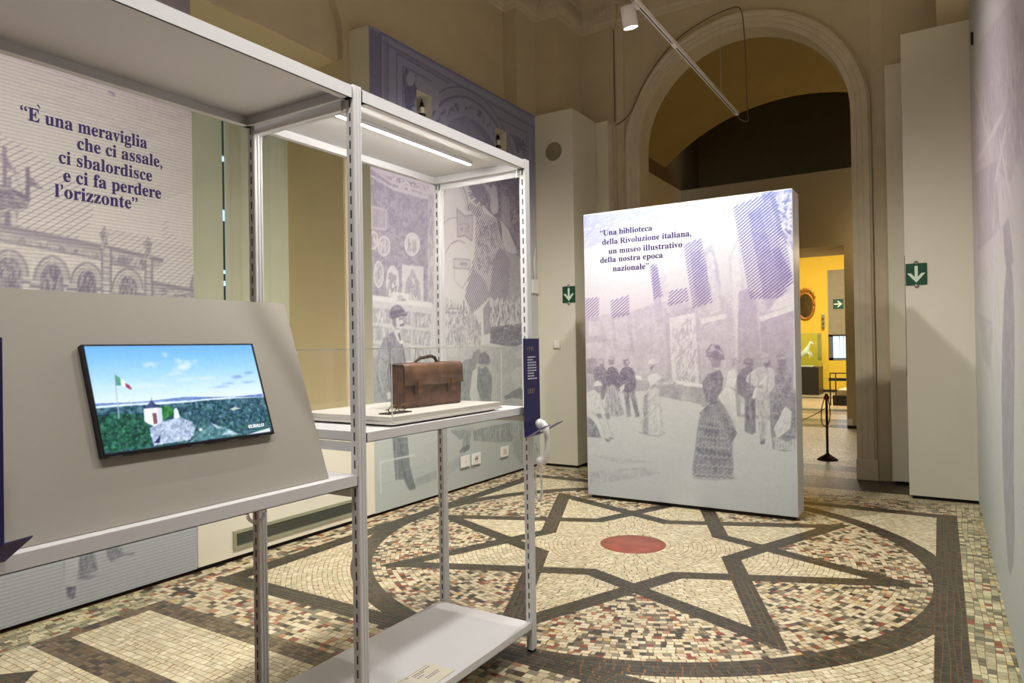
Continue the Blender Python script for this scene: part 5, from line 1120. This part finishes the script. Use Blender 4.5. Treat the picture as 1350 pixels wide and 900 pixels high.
S.C[:3] = S.C[-3:] = (8, 10, 18); S.C[:, :3] = S.C[:, -3:] = (8, 10, 18)
o_ = S.build(attr_mat('lit screen picture', rough=.25, mottle=.03, mscale=60, emit=.8), mo); o_['label'] = 'lit screen with sea, sky and white tower'
a_, b_ = onb(100+1100/4.8214, 440+599/4.8214, OFFM+.005), onb(100+1200/4.8214, 440+586/4.8214, OFFM+.005)
text_on(mo, '02:38/02:57', a_, (0, 1, 0), up_, n_, b_.y-a_.y, .0145, mat('lit white digits', (255, 255, 255), .5, emit=(255, 255, 255), es=.8), bold=False)

# acrylic case with plinth, briefcase and spectacles
VX0, VX1, VY0, VY1 = -2.33, -1.792, 1.985, 2.765; VZ = 1.547
pl = empty('display_plinth', (-2.06, 2.37, 1.2455), 'white display base board under the clear case on the upper shelf', 'plinth')
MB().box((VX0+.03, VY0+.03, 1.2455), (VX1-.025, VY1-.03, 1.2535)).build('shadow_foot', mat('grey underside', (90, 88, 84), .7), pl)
MB().bbox((VX0, VY0, 1.2535), (VX1, VY1, 1.264), .0015).build('lower_board', mat('off white board', (226, 222, 212), .5, var=.01), pl)
MB().bbox((VX0+.006, VY0+.006, 1.2645), (VX1-.006, VY1-.006, 1.284), .0015).build('upper_board', mat('off white board', (226, 222, 212), .5), pl)
vc = empty('display_case', (-2.06, 2.37, 1.2645), 'clear acrylic cover enclosing the briefcase on the upper shelf', 'display case')
z0, z1, th = 1.2645, VZ, .003
for nm, a, b in (('side_pane', (VX1-th, VY0, z0), (VX1, VY1, z1)), ('side_pane', (VX0, VY0, z0), (VX0+th, VY1, z1)), ('side_pane', (VX0+th, VY0, z0), (VX1-th, VY0+th, z1)), ('side_pane', (VX0+th, VY1-th, z0), (VX1-th, VY1, z1)), ('top_pane', (VX0, VY0, z1), (VX1, VY1, z1+th))):
    MB().box(a, b).build(nm, GLASS, vc)
EDGE = mat('frosted acrylic edge', (222, 226, 220), .3)
for x in (VX0, VX1-.0025):
    for y in (VY0, VY1-.0025): MB().box((x-.0004, y-.0004, z0), (x+.0029, y+.0029, z1)).build('edge', EDGE, vc)
for x in (VX0, VX1-.003): MB().box((x, VY0, z1+.0001), (x+.0034, VY1, z1+.0036)).build('edge', EDGE, vc)
for y in (VY0, VY1-.003): MB().box((VX0, y, z1+.0001), (VX1, y+.0034, z1+.0036)).build('edge', EDGE, vc)

bag = empty('briefcase', (-2.02, 2.475, 1.2842), 'old worn brown leather briefcase with flap, two straps and top handle', 'briefcase')
bag.rotation_euler = (0, 0, math.radians(86)); OFF[bag] = Vector((0, 0, 0))
bw, bd, bh = .378, .092, .190
def rbox(a, b, r, seg=3):
    bm = bmesh.new(); bmesh.ops.create_cube(bm, size=1)
    for v in bm.verts: v.co = Vector([(a[i]+b[i])/2+v.co[i]*abs(b[i]-a[i]) for i in range(3)])
    bmesh.ops.bevel(bm, geom=bm.edges[:], offset=r, segments=seg, profile=.7, affect='EDGES')
    bmesh.ops.subdivide_edges(bm, edges=[e for e in bm.edges if e.calc_length() > .06], cuts=4, use_grid_fill=True)
    for v in bm.verts: v.co += Vector((math.sin(v.co.z*60)*.0015, math.sin(v.co.x*22+v.co.z*30)*.002, math.sin(v.co.x*25)*.0015))
    bm.verts.index_update(); m_ = MB().add([v.co[:] for v in bm.verts], [tuple(v.index for v in f.verts) for f in bm.faces], smooth=True); bm.free(); return m_
# local x along the length, -y is the front
bb_ = rbox((-bw/2, -bd/2, .001), (bw/2, bd/2, bh), .012).build('body', LEATH, bag)
for x in (-bw/2-.001, bw/2+.001): MB().tube([(x, -bd/2+.01, .006), (x, -bd/2+.004, .05), (x, -bd/2+.004, bh-.02), (x, 0, bh-.004)], .0035, 6).build('piping', LDARK, bb_)
fl_ = []; 
for i in range(9):
    x = -bw/2-.006+(bw+.012)*i/8; s_ = math.sin(i*1.1)*.002
    fl_ += [(x, bd/2-.004, bh+.004), (x, 0, bh+.007+s_), (x, -bd/2+.006, bh+.005), (x, -bd/2-.006, bh-.006), (x, -bd/2-.009+s_, bh-.04), (x, -bd/2-.010, .100+s_)]
k = 6; m_ = MB(); fs = [(i*k+j, i*k+j+1, (i+1)*k+j+1, (i+1)*k+j) for i in range(8) for j in range(k-1)]
m_.add(fl_, [tuple(reversed(f)) for f in fs], smooth=True); flp = m_.build('flap', LEATH2, bag); md = flp.modifiers.new('thick', 'SOLIDIFY'); md.thickness = .0035; md.offset = 0
for x in (-.105, .115):
    st = MB().bbox((x-.013, -bd/2-.017, .066), (x+.013, -bd/2-.0125, .118), .0015).build('strap', mat('tan strap leather', (118, 76, 46), .5, var=.2, scale=40), bag)
    MB().bbox((x-.019-.014, -bd/2-.014, .058), (x-.005, -bd/2-.004, .10), .003).build('strap_loop', LDARK, bag)
    MB().bbox((x-.014, -bd/2-.019, .084), (x+.014, -bd/2-.0165, .090), .001).bbox((x-.014, -bd/2-.019, .098), (x+.014, -bd/2-.0165, .103), .001).build('buckle', mat('dull brass', (120, 92, 52), .45, metal=.7), st)
MB().tube([(-.075, 0, bh+.008), (-.066, -.002, bh+.018), (-.045, -.002, bh+.030), (-.015, 0, bh+.031), (.0, 0, bh+.034), (.03, 0, bh+.038), (.055, 0, bh+.030), (.07, 0, bh+.012), (.078, 0, bh+.007)], [.006, .007, .0085, .0075, .008, .0085, .008, .007, .006], 8).build('handle', LDARK, bag)
for x in (-.085, .085): MB().bbox((x-.02, -.012, bh+.006), (x+.02, .012, bh+.0105), .002).build('handle_tab', LDARK, bag)
MB().bbox((-.02, -bd/2-.0055, .062), (.012, -bd/2-.0005, .07), .001).build('lock_scar', LDARK, bag)
for x0, ch in ((-.032, 'C'), (.0, 'G'), (.03, 'a')): pass
sp_ = empty('spectacles', (-1.875, 2.11, 1.29), 'small antique spectacles on a dark tray beside the briefcase', 'spectacles')
gA, gB = pX(497, 542, -1.90), pX(535, 541, -1.90)
tr_ = empty('spectacle_tray', (-1.89, 2.12, 1.2842), 'dark flat tray under the small spectacles', 'tray')
MB().bbox((-1.925, gA.y+.035, 1.2843), (-1.865, gB.y+.0, 1.289), .0015).build('tray', mat('dark olive tray', (52, 50, 42), .5), tr_)
yc = (gA.y+gB.y)/2+.02
WIRE = mat('brass wire', (150, 118, 60), .35, metal=.8)
for s_ in (-1, 1):
    c = Vector((-1.885, yc+s_*.03, 1.304)); rim = MB().tube([c+Vector((.008*math.sin(a_), .024*math.cos(a_), .0015+.0155*math.sin(a_))) for a_ in [2*PI*i/20 for i in range(21)]], .0019, 6).build('rim', WIRE, sp_)
    MB().add([c+Vector((.006*math.sin(a_), .0228*math.cos(a_), .0015+.0148*math.sin(a_))) for a_ in [2*PI*i/20 for i in range(20)]], [tuple(range(20))]).build('lens', GLASS, rim)
    MB().tube([c+Vector((0, s_*.02, .002)), c+Vector((-.012, s_*.024, -.002)), c+Vector((-.03, s_*.012, -.006)), c+Vector((-.032, -s_*.01, -.0085))], .0012, 6).build('temple_arm', WIRE, sp_)
MB().tube([(-1.885, yc-.007, 1.303), (-1.884, yc, 1.308), (-1.885, yc+.007, 1.303)], .0012, 6).build('bridge', WIRE, sp_)
# caption card on the bottom shelf
cc = empty('caption_card', (-1.87, 2.2, .155), 'cream caption card with small print on the bottom rack shelf', 'card')
CX0, CX1, CY0, CY1 = -1.945, -1.797, 2.02, 2.365
MB().box((CX0, CY0, .1552), (CX1, CY1, .160)).build('card', mat('cream card stock', (238, 232, 214), .6), cc)
DGREY = mat('dark grey print', (92, 86, 92), .7)
MB().box((CX0+.012, CY0+.02, .1601), (CX0+.0135, CY1-.03, .1603)).build('rule', DGREY, cc)
def card_text(body, x, y0, y1, h): text_on(cc, body, (x, y0, .1604), (0, 1, 0), (-1, 0, 0), (0, 0, 1), y1-y0, h, DGREY, bold=False)
card_text('45', CX0+.026, CY0+.17, CY0+.185, .016)
for x_, a_, b_ in ((.032, .20, .315), (.044, .20, .265), (.062, .20, .24), (.085, .225, .315), (.097, .225, .30)):
    y = CY0+a_; rw = MB()
    while y < CY0+b_-.004:
        l_ = min(CY0+b_-y, random.uniform(.007, .018)); rw.box((CX0+x_-.0045, y, .1601), (CX0+x_, y+l_, .1603)); y += l_+.0035
    rw.build('text_row', DGREY, cc, kind='stuff')

# ================================================================== AUDIO TELEPHONE STATIONS
def station(yc_, lab):
    st = empty('audio_station', (-1.745, yc_, 1.1), lab, 'audio station', 'navy audio panels on the rack posts')
    y0, y1 = yc_-.077, yc_+.077; X = -1.742
    MB().bbox((X-.004, y0, 1.1), (X, y1, 1.588), .001).build('back_plate', NAVY, st)
    MB().box((X-.0265, yc_-.012, 1.20), (X-.004, yc_+.012, 1.26)).build('mount', NAVY, st)
    # cradle: lip folded outwards and up, with a slot for the handset; its paler navy imitates light
    def lp(d, y): return (X+d, y, 1.1+d*.55)
    for a, b, l in ((y0, yc_-.028, .105), (yc_+.028, y1, .12)):
        MB().add([lp(0, a), lp(l, a), lp(l+.012, b), lp(0, b)]+[(p[0], p[1], p[2]-.003) for p in (lp(0, a), lp(l, a), lp(l+.012, b), lp(0, b))], [(0, 1, 2, 3), (7, 6, 5, 4), (0, 4, 5, 1), (1, 5, 6, 2), (2, 6, 7, 3), (3, 7, 4, 0)]).build('cradle_lip', mat('navy panel paled for light', (96, 96, 152), .45), st)
    MB().add([lp(0, yc_-.028), lp(.012, yc_-.028), lp(.012, yc_+.028), lp(0, yc_+.028)]+[(p[0], p[1], p[2]-.003) for p in (lp(0, yc_-.028), lp(.012, yc_-.028), lp(.012, yc_+.028), lp(0, yc_+.028))], [(0, 1, 2, 3), (7, 6, 5, 4), (1, 5, 6, 2)]).build('cradle_lip', mat('navy panel paled for light', (96, 96, 152), .45), st)
    # small print, too fine to read in the photograph: rows of word-sized strokes
    for i in range(9):
        y = y0+.035; end = y0+.035+(.078, .052, .084, .088, .090, .094, .062, .066, .09)[i]; zz = 1.492-i*.0135; rw = MB()
        while y < end-.006:
            l_ = min(end-y, random.uniform(.010, .024)); rw.box((X+.0003, y, zz), (X+.0007, y+l_, zz+.0062)); y += l_+.0045
        rw.build('text_row', WHITEINK, st, kind='stuff')
    GO = mat('pale gold line', (168, 150, 120), .5)
    for zz, s_ in ((1.532, 1), (1.325, -1)):
        for q in range(3):
            yy = y0+.042+q*.022; pth = [(X+.001, yy-.008, zz-.012*s_)]+[(X+.001, yy-.008*math.cos(a_), zz+.012*s_*math.sin(a_)) for a_ in [PI*i/8 for i in range(9)]]+[(X+.001, yy+.008, zz-.012*s_)]
            MB().tube(pth, .001, 5).build('arch_emblem', GO, st)
    return st
station(2.967, 'navy audio panel with white handset on the far right rack post'); station(.60, 'navy audio panel cut off at the left picture edge')
ph = empty('telephone_handset', (-1.70, 2.967, 1.1), 'white telephone handset hanging from the navy panel', 'handset')
hp = [(-1.700, 2.967, 1.165), (-1.682, 2.967, 1.165), (-1.667, 2.967, 1.145), (-1.660, 2.967, 1.10), (-1.660, 2.967, 1.05), (-1.668, 2.967, .995), (-1.682, 2.967, .972), (-1.70, 2.967, .972)]
MB().tube(hp, [.010, .016, .0165, .014, .014, .0165, .016, .010], 14).build('grip', WPLAST, ph)
for z in (1.162, .976): MB().lathe([(.0, -.019), (.015, -.018), (.022, -.010), (.025, .0), (.022, .011), (.014, .017), (0, .018)], (-1.702, 2.967, z), (1, 0, 0), 20).build('ear_cap' if z > 1.1 else 'mouth_cap', WPLAST, ph)
pts_ = [Vector(p) for p in ((-1.703, 2.967, .950), (-1.70, 2.967, .90), (-1.696, 2.967, .84), (-1.700, 2.967, .80), (-1.715, 2.967, .785), (-1.730, 2.967, .80), (-1.735, 2.972, .86), (-1.730, 2.975, .93), (-1.715, 2.978, .985), (-1.738, 2.985, 1.06))]
def catmull(P_, n):
    out_ = []; L_ = len(P_)
    for i in range(L_-1):
        p0, p1, p2, p3 = P_[max(i-1, 0)], P_[i], P_[i+1], P_[min(i+2, L_-1)]
        for q in range(n):
            t_ = q/n; out_.append(.5*((2*p1)+(p2-p0)*t_+(2*p0-5*p1+4*p2-p3)*t_*t_+(-p0+3*p1-3*p2+p3)*t_**3))
    return out_+[P_[-1]]
cp = catmull(pts_, 40); hel = []
for i, p in enumerate(cp):
    t_ = (cp[min(i+1, len(cp)-1)]-cp[max(0, i-1)]).normalized(); a_ = t_.cross(Vector((0, 1, 0))).normalized(); b_ = t_.cross(a_); q = i*1.25; r_ = .0052 if i < 250 else .002
    hel.append(p+a_*math.cos(q)*r_+b_*math.sin(q)*r_)
MB().tube(hel, .0024, 5).build('coiled_cord', WPLAST, ph)
# the loose coil end of the other station under the left shelf
lc = empty('coiled_cord', (-1.9, 1.42, .97), 'white coiled telephone cord loop hanging under the left rack shelf', 'cord')
cA = pX(329, 683, -2.0); loop = catmull([cA+Vector((0, -.01, .085)), cA+Vector((0, -.012, .03)), cA+Vector((0, .0, -.005)), cA+Vector((0, .03, -.02)), cA+Vector((0, .06, -.0)), cA+Vector((0, .065, .085))], 22)
hel = []
for i, p in enumerate(loop):
    t_ = (loop[min(i+1, len(loop)-1)]-loop[max(0, i-1)]).normalized(); a_ = t_.cross(Vector((1, 0, 0))).normalized(); b_ = t_.cross(a_); hel.append(p+a_*math.cos(i*1.3)*.005+b_*math.sin(i*1.3)*.005)
MB().tube(hel, .0022, 5).build('coil', WPLAST, lc)

# ================================================================== TRACK LIGHTING
TX, TZ = -2.03, 4.30
tk = empty('lighting_track', (TX, 4, TZ), 'long white lighting track hanging along the hall towards the arch', 'track light')
MB().box((TX-.018, -2.5, TZ), (TX+.018, 8.42, TZ+.035)).build('rail', WPLAST, tk)
MB().box((TX-.006, -2.45, TZ-.0006), (TX+.006, 6.1, TZ+.0002)).box((TX-.006, 6.2, TZ-.0006), (TX+.006, 8.36, TZ+.0002)).build('slot', BLACK, tk)
MB().box((TX-.02, 8.42, TZ-.002), (TX+.02, 8.46, TZ+.037)).build('end_cap', WPLAST, tk); MB().box((TX-.02, 6.1, TZ-.003), (TX+.02, 6.2, TZ+.038)).build('joint', WPLAST, tk)
for y in (7.75, 4.2, .8): MB().tube([(TX, y, TZ+.03), (TX, y, 6.9)], .0022, 6).build('suspension_wire', ALU, tk)
def spot(y, tgt, energy, lab, size=95, blend=.6, color=NEUT, hx=0, TX=TX):
    p = Vector((TX+hx, y, TZ-.10)); d = (Vector(tgt)-p).normalized()
    s = empty('track_spotlight', (TX+hx, y, TZ-.10), lab, 'spotlight', 'white track spotlights')
    MB().lathe([(.002, -.085), (.058, -.085), (.062, -.08), (.062, .080), (.059, .083), (.056, .06)], p, d, 28).build('housing', WPLAST, s)
    MB().lathe([(.058, .074), (.0, .072)], p, d, 28).build('lens', mat('lit lamp lens', (255, 250, 235), .4, emit=(255, 247, 228), es=12), s)
    MB().tube([(TX+hx, y-.0, TZ-.06), (TX, y, TZ-.02), (TX, y, TZ-.0005)], .011, 8).box((TX-.014, y-.05, TZ-.03), (TX+.014, y+.05, TZ-.0008)).build('adapter', WPLAST, s)
    l_ = light('spotlight_lamp', 'SPOT', p+d*.09, energy, color, p+d*2, spot_size=math.radians(size), spot_blend=blend, shadow_soft_size=.035 if TX < -1 else .14)
    return s
SPOTS = [(5.21, (-1.75, 6.05, 0), 215, 'lit white track spotlight aimed at the gallery partition', 140, 1),
         (4.5, (-4.43, 5.9, 1.3), 230, 'white track spotlight aimed at the tall mural beyond the frame', 100, 1),
         (3.9, (.284, 5.6, 1.6), 150, 'white track spotlight aimed at the right-hand mural', 100, 1),
         (3.2, (-2.0, 4.4, 0), 95, 'white track spotlight aimed at the star mosaic', 130, 1),
         (1.6, (-4.43, 1.9, 1.6), 165, 'white track spotlight aimed at the palace mural', 100, 1),
         (.9, (-3.1, 1.9, 0), 190, 'added unseen track spotlight aimed at the floor behind the rack', 100, 1)]  # last one unseen, added for floor bounce under the canopy
ADDED_SPOTS = [(2.9, (-2.05, 2.5, .2), 105, 'added white spotlight on the second track aimed at the briefcase bay', 110, 1),  # unseen spots, added to light the rack front
          (1.5, (-2.0, 1.2, 1.2), 52, 'added white spotlight on the second track aimed at the monitor', 110, 1),
          (.2, (-2.4, 2.6, .0), 80, 'added white spotlight on the second track aimed at the front floor', 120, 1)]
for a in SPOTS: spot(a[0], a[1], a[2], a[3], a[4], a[5], hx=(-.06 if a[0] > 5 else .055))
tk2 = empty('lighting_track', (-.7, .5, TZ), 'added unseen second lighting track above the camera side of the rack', 'track light')  # unseen track, added to carry the extra rack spots
MB().box((-.718, -2.5, TZ), (-.682, 3.3, TZ+.035)).build('rail', WPLAST, tk2); MB().box((-.706, -2.45, TZ-.0006), (-.694, 3.25, TZ+.0002)).build('slot', BLACK, tk2)
for y in (2.9, .5, -2): MB().tube([(-.7, y+.2, TZ+.03), (-.7, y+.2, 6.9)], .0022, 6).build('suspension_wire', ALU, tk2)
for a in ADDED_SPOTS: spot(a[0], a[1], a[2], a[3], a[4], a[5], hx=-.055, TX=-.7, color=(1, .97, .93))
pc = empty('power_cable', (-2.9, 8.5, 4.6), 'thin grey power cable looping from the track along the arch moulding', 'cable')
q0 = pz(972, 152, TZ+.015)
wpt = [Vector((TX, 8.469, TZ+.015)), Vector((TX+.03, 8.47, TZ-.05)), Vector((TX+.12, 8.48, TZ-.08))]+[pY(x, y, 8.49) for x, y in ((985, 140), (982, 60), (979, 22), (974, 10))]+[pY(x, y, YB-.09) for x, y in ((960, 12), (930, 26), (895, 50), (868, 80), (848, 112), (838, 135), (830, 150), (820, 160), (812, 165))]
MB().tube(catmull(wpt, 6), .0075, 6).build('cable', mat('grey cable', (110, 96, 76), .6), pc)
MB().tube([(-3.66, YB-.045, 5.8), (-3.66, YB-.045, 4.55)], .007, 6).build('riser_cable', mat('grey cable', (110, 96, 76), .6), pc)

ul = empty('added_uplight', (.42, 3.2, PH), 'added unseen uplight strip on top of the right-hand mural wall', 'lamp')  # unseen, added to brighten the upper walls
MB().box((.36, -.5, PH+.001), (.48, 7.0, PH+.03)).build('housing', WMETAL, ul)
MB().box((.375, -.45, PH+.0301), (.465, 6.95, PH+.034)).build('diffuser', mat('added uplight diffuser', (255, 246, 226), .5, emit=(255, 242, 214), es=UPL), ul)
sc_ = empty('wall_lamp', (-.45, YD, 3.0), 'added unseen warm wall lamp in the passage beside the far doorway', 'lamp')  # hidden by the pier, added to light the vault and passage floor
MB().bbox((-.5, YD-.02, 2.9), (-.4, YD-.0005, 3.1), .004).build('back_plate', ALU, sc_)
MB().tube([(-.45, YD-.02, 3.0), (-.45, YD-.1, 3.0), (-.45, YD-.12, 3.05)], .008, 8).build('arm', ALU, sc_)
MB().lathe([(.02, 0), (.07, .03), (.085, .1), (.075, .16), (.05, .18)], (-.45, YD-.13, 3.03), seg=20).build('shade', mat('lit opal glass', (255, 230, 170), .4, emit=(255, 214, 130), es=6), sc_)
light('added_lamp_light', 'POINT', (-.45, YD-.25, 3.12), PLAMP, (1, .84, .52), shadow_soft_size=.06)

# ================================================================== BEYOND THE ARCH
sb = empty('stanchion', (-1.27, 9.76, 0), 'dark barrier post with a red cord standing behind the arch', 'stanchion')
DKM = mat('dark bronze metal', (48, 40, 32), .4, metal=.6)
MB().lathe([(0, 0), (.125, 0), (.128, .008), (.12, .016), (.05, .062), (.024, .08), (.02, .09)], (-1.27, 9.76, 0), seg=28).build('base', DKM, sb)
MB().lathe([(.016, .08), (.016, .84), (.02, .845), (.02, .86), (0, .868)], (-1.27, 9.76, 0), seg=14).build('post', DKM, sb)
RED = mat('dark red cord', (110, 30, 32), .7)
MB().lathe([(.022, .79), (.034, .80), (.034, .83), (.022, .845)], (-1.27, 9.76, 0), seg=14).build('collar', RED, sb)
MB().tube(catmull([Vector((-1.29, 9.75, .82)), Vector((-1.33, 9.75, .66)), Vector((-1.33, 9.74, .5)), Vector((-1.29, 9.73, .44)), Vector((-1.24, 9.73, .5)), Vector((-1.23, 9.74, .66)), Vector((-1.25, 9.75, .82))], 8), .007, 6).build('looped_cord', RED, sb)
MB().tube(catmull([Vector((-1.29, 9.76, .67)), Vector((-1.5, 9.78, .54)), Vector((-1.8, 9.8, .42)), Vector((-2.3, 9.85, .38)), Vector((-2.9, 9.9, .5)), Vector((-3.3, 9.95, .7))], 8), .006, 6).build('barrier_cord', RED, sb)
MB().lathe([(0, 0), (.125, 0), (.12, .016), (.024, .08), (.016, .09), (.016, .84), (0, .868)], (-3.32, 9.95, 0), seg=20).build('far_post', DKM, sb)
om = empty('oval_mirror', (-3.53, YY, 2.17), 'oval gilt-framed mirror on the yellow wall beyond', 'mirror')
mb = MB(); c = Vector((-3.53, YY-.03, 2.66))
mb.tube([c+Vector((.245*math.cos(a_), 0, .40*math.sin(a_))) for a_ in [2*PI*i/32 for i in range(33)]], .045, 8); mb.build('frame', GOLD, om)
MB().add([c+Vector((.22*math.cos(a_), .012, .38*math.sin(a_))) for a_ in [2*PI*i/32 for i in range(32)]], [tuple(range(32))]).build('glass', mat('old mirror glass', (92, 84, 52), .12, metal=.7), om)
for i in range(9):
    a_ = PI/2+(i-4)*.27; k_ = 1.12+.06*(4-abs(i-4))/4; MB().tube([c+Vector((.27*math.cos(a_), 0, .43*math.sin(a_))), c+Vector((.30*k_*math.cos(a_+.08), -.02, .47*k_*math.sin(a_+.08))), c+Vector((.27*k_*math.cos(a_+.18), -.01, .45*k_*math.sin(a_+.18)))], [.03, .034, .015], 8).build('leaf_scroll', GOLD, om)
cb = empty('pedestal', (-3.45, 21.95, 0), 'square black pedestal carrying the glass case in the yellow room', 'pedestal')
MB().bbox((-3.95, 21.4, .0), (-2.98, 22.3, .81), .01).build('pedestal_body', mat('black lacquer', (24, 23, 20), .4), cb)
gc = empty('glass_case', (-3.45, 21.95, .812), 'tall clear glass case on the black pedestal', 'display case')
GG = glass_mat('green tinted glass', (.93, .98, .93))
ge = mat('green glass edge', (120, 160, 110), .3)
for a, b in (((-3.93, 21.42, .813), (-3.0, 21.426, 1.78)), ((-3.006, 21.426, .813), (-3.0, 22.28, 1.78)), ((-3.93, 22.274, .813), (-3.006, 22.28, 1.78)), ((-3.93, 21.426, .813), (-3.924, 22.274, 1.78)), ((-3.93, 21.42, 1.78), (-3.0, 22.28, 1.786))): MB().box(a, b).build('pane', GG, gc)
for x in (-3.932, -3.008):
    for y in (21.418, 22.272): MB().box((x, y, .813), (x+.01, y+.01, 1.787)).build('edge', ge, gc)
for a, b in (((-3.932, 21.417, 1.779), (-2.998, 21.427, 1.789)), ((-3.932, 22.272, 1.779), (-2.998, 22.282, 1.789)), ((-3.008, 21.427, 1.779), (-2.998, 22.272, 1.789))): MB().box(a, b).build('edge', ge, gc)
# small white horse sculpture: one continuous skinned body
def skinned(name, joints, edges, m_, parent, sub=2):
    off = OFF[parent]; me = bpy.data.meshes.new(name); me.from_pydata([tuple(Vector(j[0])-off) for j in joints], edges, []); me.materials.append(m_)
    o = bpy.data.objects.new(name, me); COL.objects.link(o); o.parent = parent
    sk = o.modifiers.new('skin', 'SKIN'); sk.use_smooth_shade = True
    if not me.skin_vertices: 
        bm = bmesh.new(); bm.from_mesh(me); bm.verts.layers.skin.verify(); bm.to_mesh(me); bm.free()
    for v, j in zip(me.skin_vertices[0].data, joints): v.radius = (j[1], j[1])
    me.skin_vertices[0].data[0].use_root = True
    sd = o.modifiers.new('sub', 'SUBSURF'); sd.levels = sub; sd.render_levels = sub; return o
hs = empty('horse_statuette', (-3.4, 21.9, .813), 'small white sculpture of a rearing horse inside the glass case', 'sculpture')
hx, hy, hz = -3.38, 21.85, .83
J = [((0, 0, .30), .085), ((.14, 0, .36), .095), ((.26, 0, .44), .085), ((.33, 0, .54), .06), ((.38, 0, .64), .045), ((.44, 0, .66), .042), ((.52, 0, .60), .025),
     ((-.10, 0, .27), .085), ((-.14, .05, .17), .055), ((-.08, .05, .09), .03), ((-.12, .05, .0), .022), ((-.14, -.05, .17), .055), ((-.05, -.05, .10), .03), ((-.08, -.05, .0), .022),
     ((.30, .05, .40), .04), ((.42, .05, .36), .026), ((.44, .05, .26), .02), ((.30, -.05, .38), .04), ((.40, -.05, .30), .026), ((.36, -.05, .22), .02), ((-.20, 0, .28), .025), ((-.27, 0, .20), .02), ((-.29, 0, .08), .012), ((.395, .02, .70), .014), ((.395, -.02, .70), .014)]
E_ = [(0, 1), (1, 2), (2, 3), (3, 4), (4, 5), (5, 6), (0, 7), (7, 8), (8, 9), (9, 10), (7, 11), (11, 12), (12, 13), (2, 14), (14, 15), (15, 16), (2, 17), (17, 18), (18, 19), (7, 20), (20, 21), (21, 22), (4, 23), (4, 24)]
skinned('body', [((hx-.16+p[0]*.72, hy+p[1], hz+p[2]*1.05), r*.9) for p, r in J], E_, mat('white plaster', (232, 228, 212), .6), hs)
MB().bbox((hx-.42, hy-.14, .813), (hx+.22, hy+.14, .836), .006).build('base', mat('white plaster', (232, 228, 212), .6), hs)
exit_sign(-2.747, -2.459, 2.53, 2.83, YY+.019, 'green right-arrow sign on the blind in the yellow room', False)
ws = empty('wall_sconce', (-3.03, YY, 1.9), 'slim silver fitting on the yellow wall by the window', 'fitting')
MB().bbox((-3.07, YY-.04, 1.95), (-2.99, YY-.001, 2.40), .012).build('back_plate', ALU, ws)
for z in (2.0, 2.14, 2.28): MB().lathe([(.02, 0), (.045, .03), (.045, .07), (.0, .08)], (-3.03, YY-.04, z), (0, -1, 0), 14).build('knob', ALU, ws)
sd_ = empty('stone_exhibit', (-1.9, 18.4, 0), 'rough pale stone on a black base behind a low black rail', 'exhibit')
MB().bbox((-2.22, 18.1, .0), (-1.3, 19.2, .24), .008).build('base', mat('black lacquer', (24, 23, 20), .4), sd_)
mb = MB(); 
vs = []; 
for i in range(5):
    for j in range(5): vs.append((-2.12+.18*i+random.uniform(-.02, .02), 18.2+.22*j, .245+(.10+.09*i*.5)+random.uniform(-.03, .03)))
fs = [(i*5+j, (i+1)*5+j, (i+1)*5+j+1, i*5+j+1) for i in range(4) for j in range(4)]
n0 = len(vs); rim_ = [0, 5, 10, 15, 20, 21, 22, 23, 24, 19, 14, 9, 4, 3, 2, 1]
vs += [(vs[i][0], vs[i][1], .241) for i in rim_]; fs += [(rim_[k_], n0+k_, n0+(k_+1) % 16, rim_[(k_+1) % 16])[::-1] for k_ in range(16)]
mb.add(vs, fs).build('stone', mat('rough pale stone', (186, 172, 136), .9, var=.2, scale=8, bump=.4, bscale=20), sd_)
for y, xa, z in ((18.05, -2.26, .78), (19.3, -1.98, .96)):
    MB().tube([(xa, y, 0), (xa, y, z), (-1.25, y, z), (-1.25, y, 0)], .018, 8).tube([(xa+.12, y, 0), (xa+.12, y, z)], .014, 8).build('rail', BLACK, sd_)
MB().box((-2.62, 20.6, .46), (-1.2, 20.64, .54)).box((-1.3, 20.6, 0), (-1.24, 20.64, .54)).box((-2.6, 20.6, 0), (-2.57, 20.64, .5)).build('cross_rail', BLACK, sd_)
yl = empty('ceiling_lamp', (-2.5, 18.5, 5.0), 'flat ceiling lamp of the yellow room, above the door view', 'lamp')
MB().box((-3.4, 17.6, 5.12), (-1.6, 19.4, 5.199)).build('lamp_body', WMETAL, yl)
MB().box((-3.3, 17.7, 5.11), (-1.7, 19.3, 5.119)).build('diffuser', mat('lit lamp diffuser', (255, 248, 230), .5, emit=(255, 240, 210), es=9), yl)
light('ceiling_lamp_light', 'AREA', (-2.5, 18.5, 5.09), 270, (1, .97, .9), (-2.5, 18.5, 0), shape='SQUARE', size=1.6)
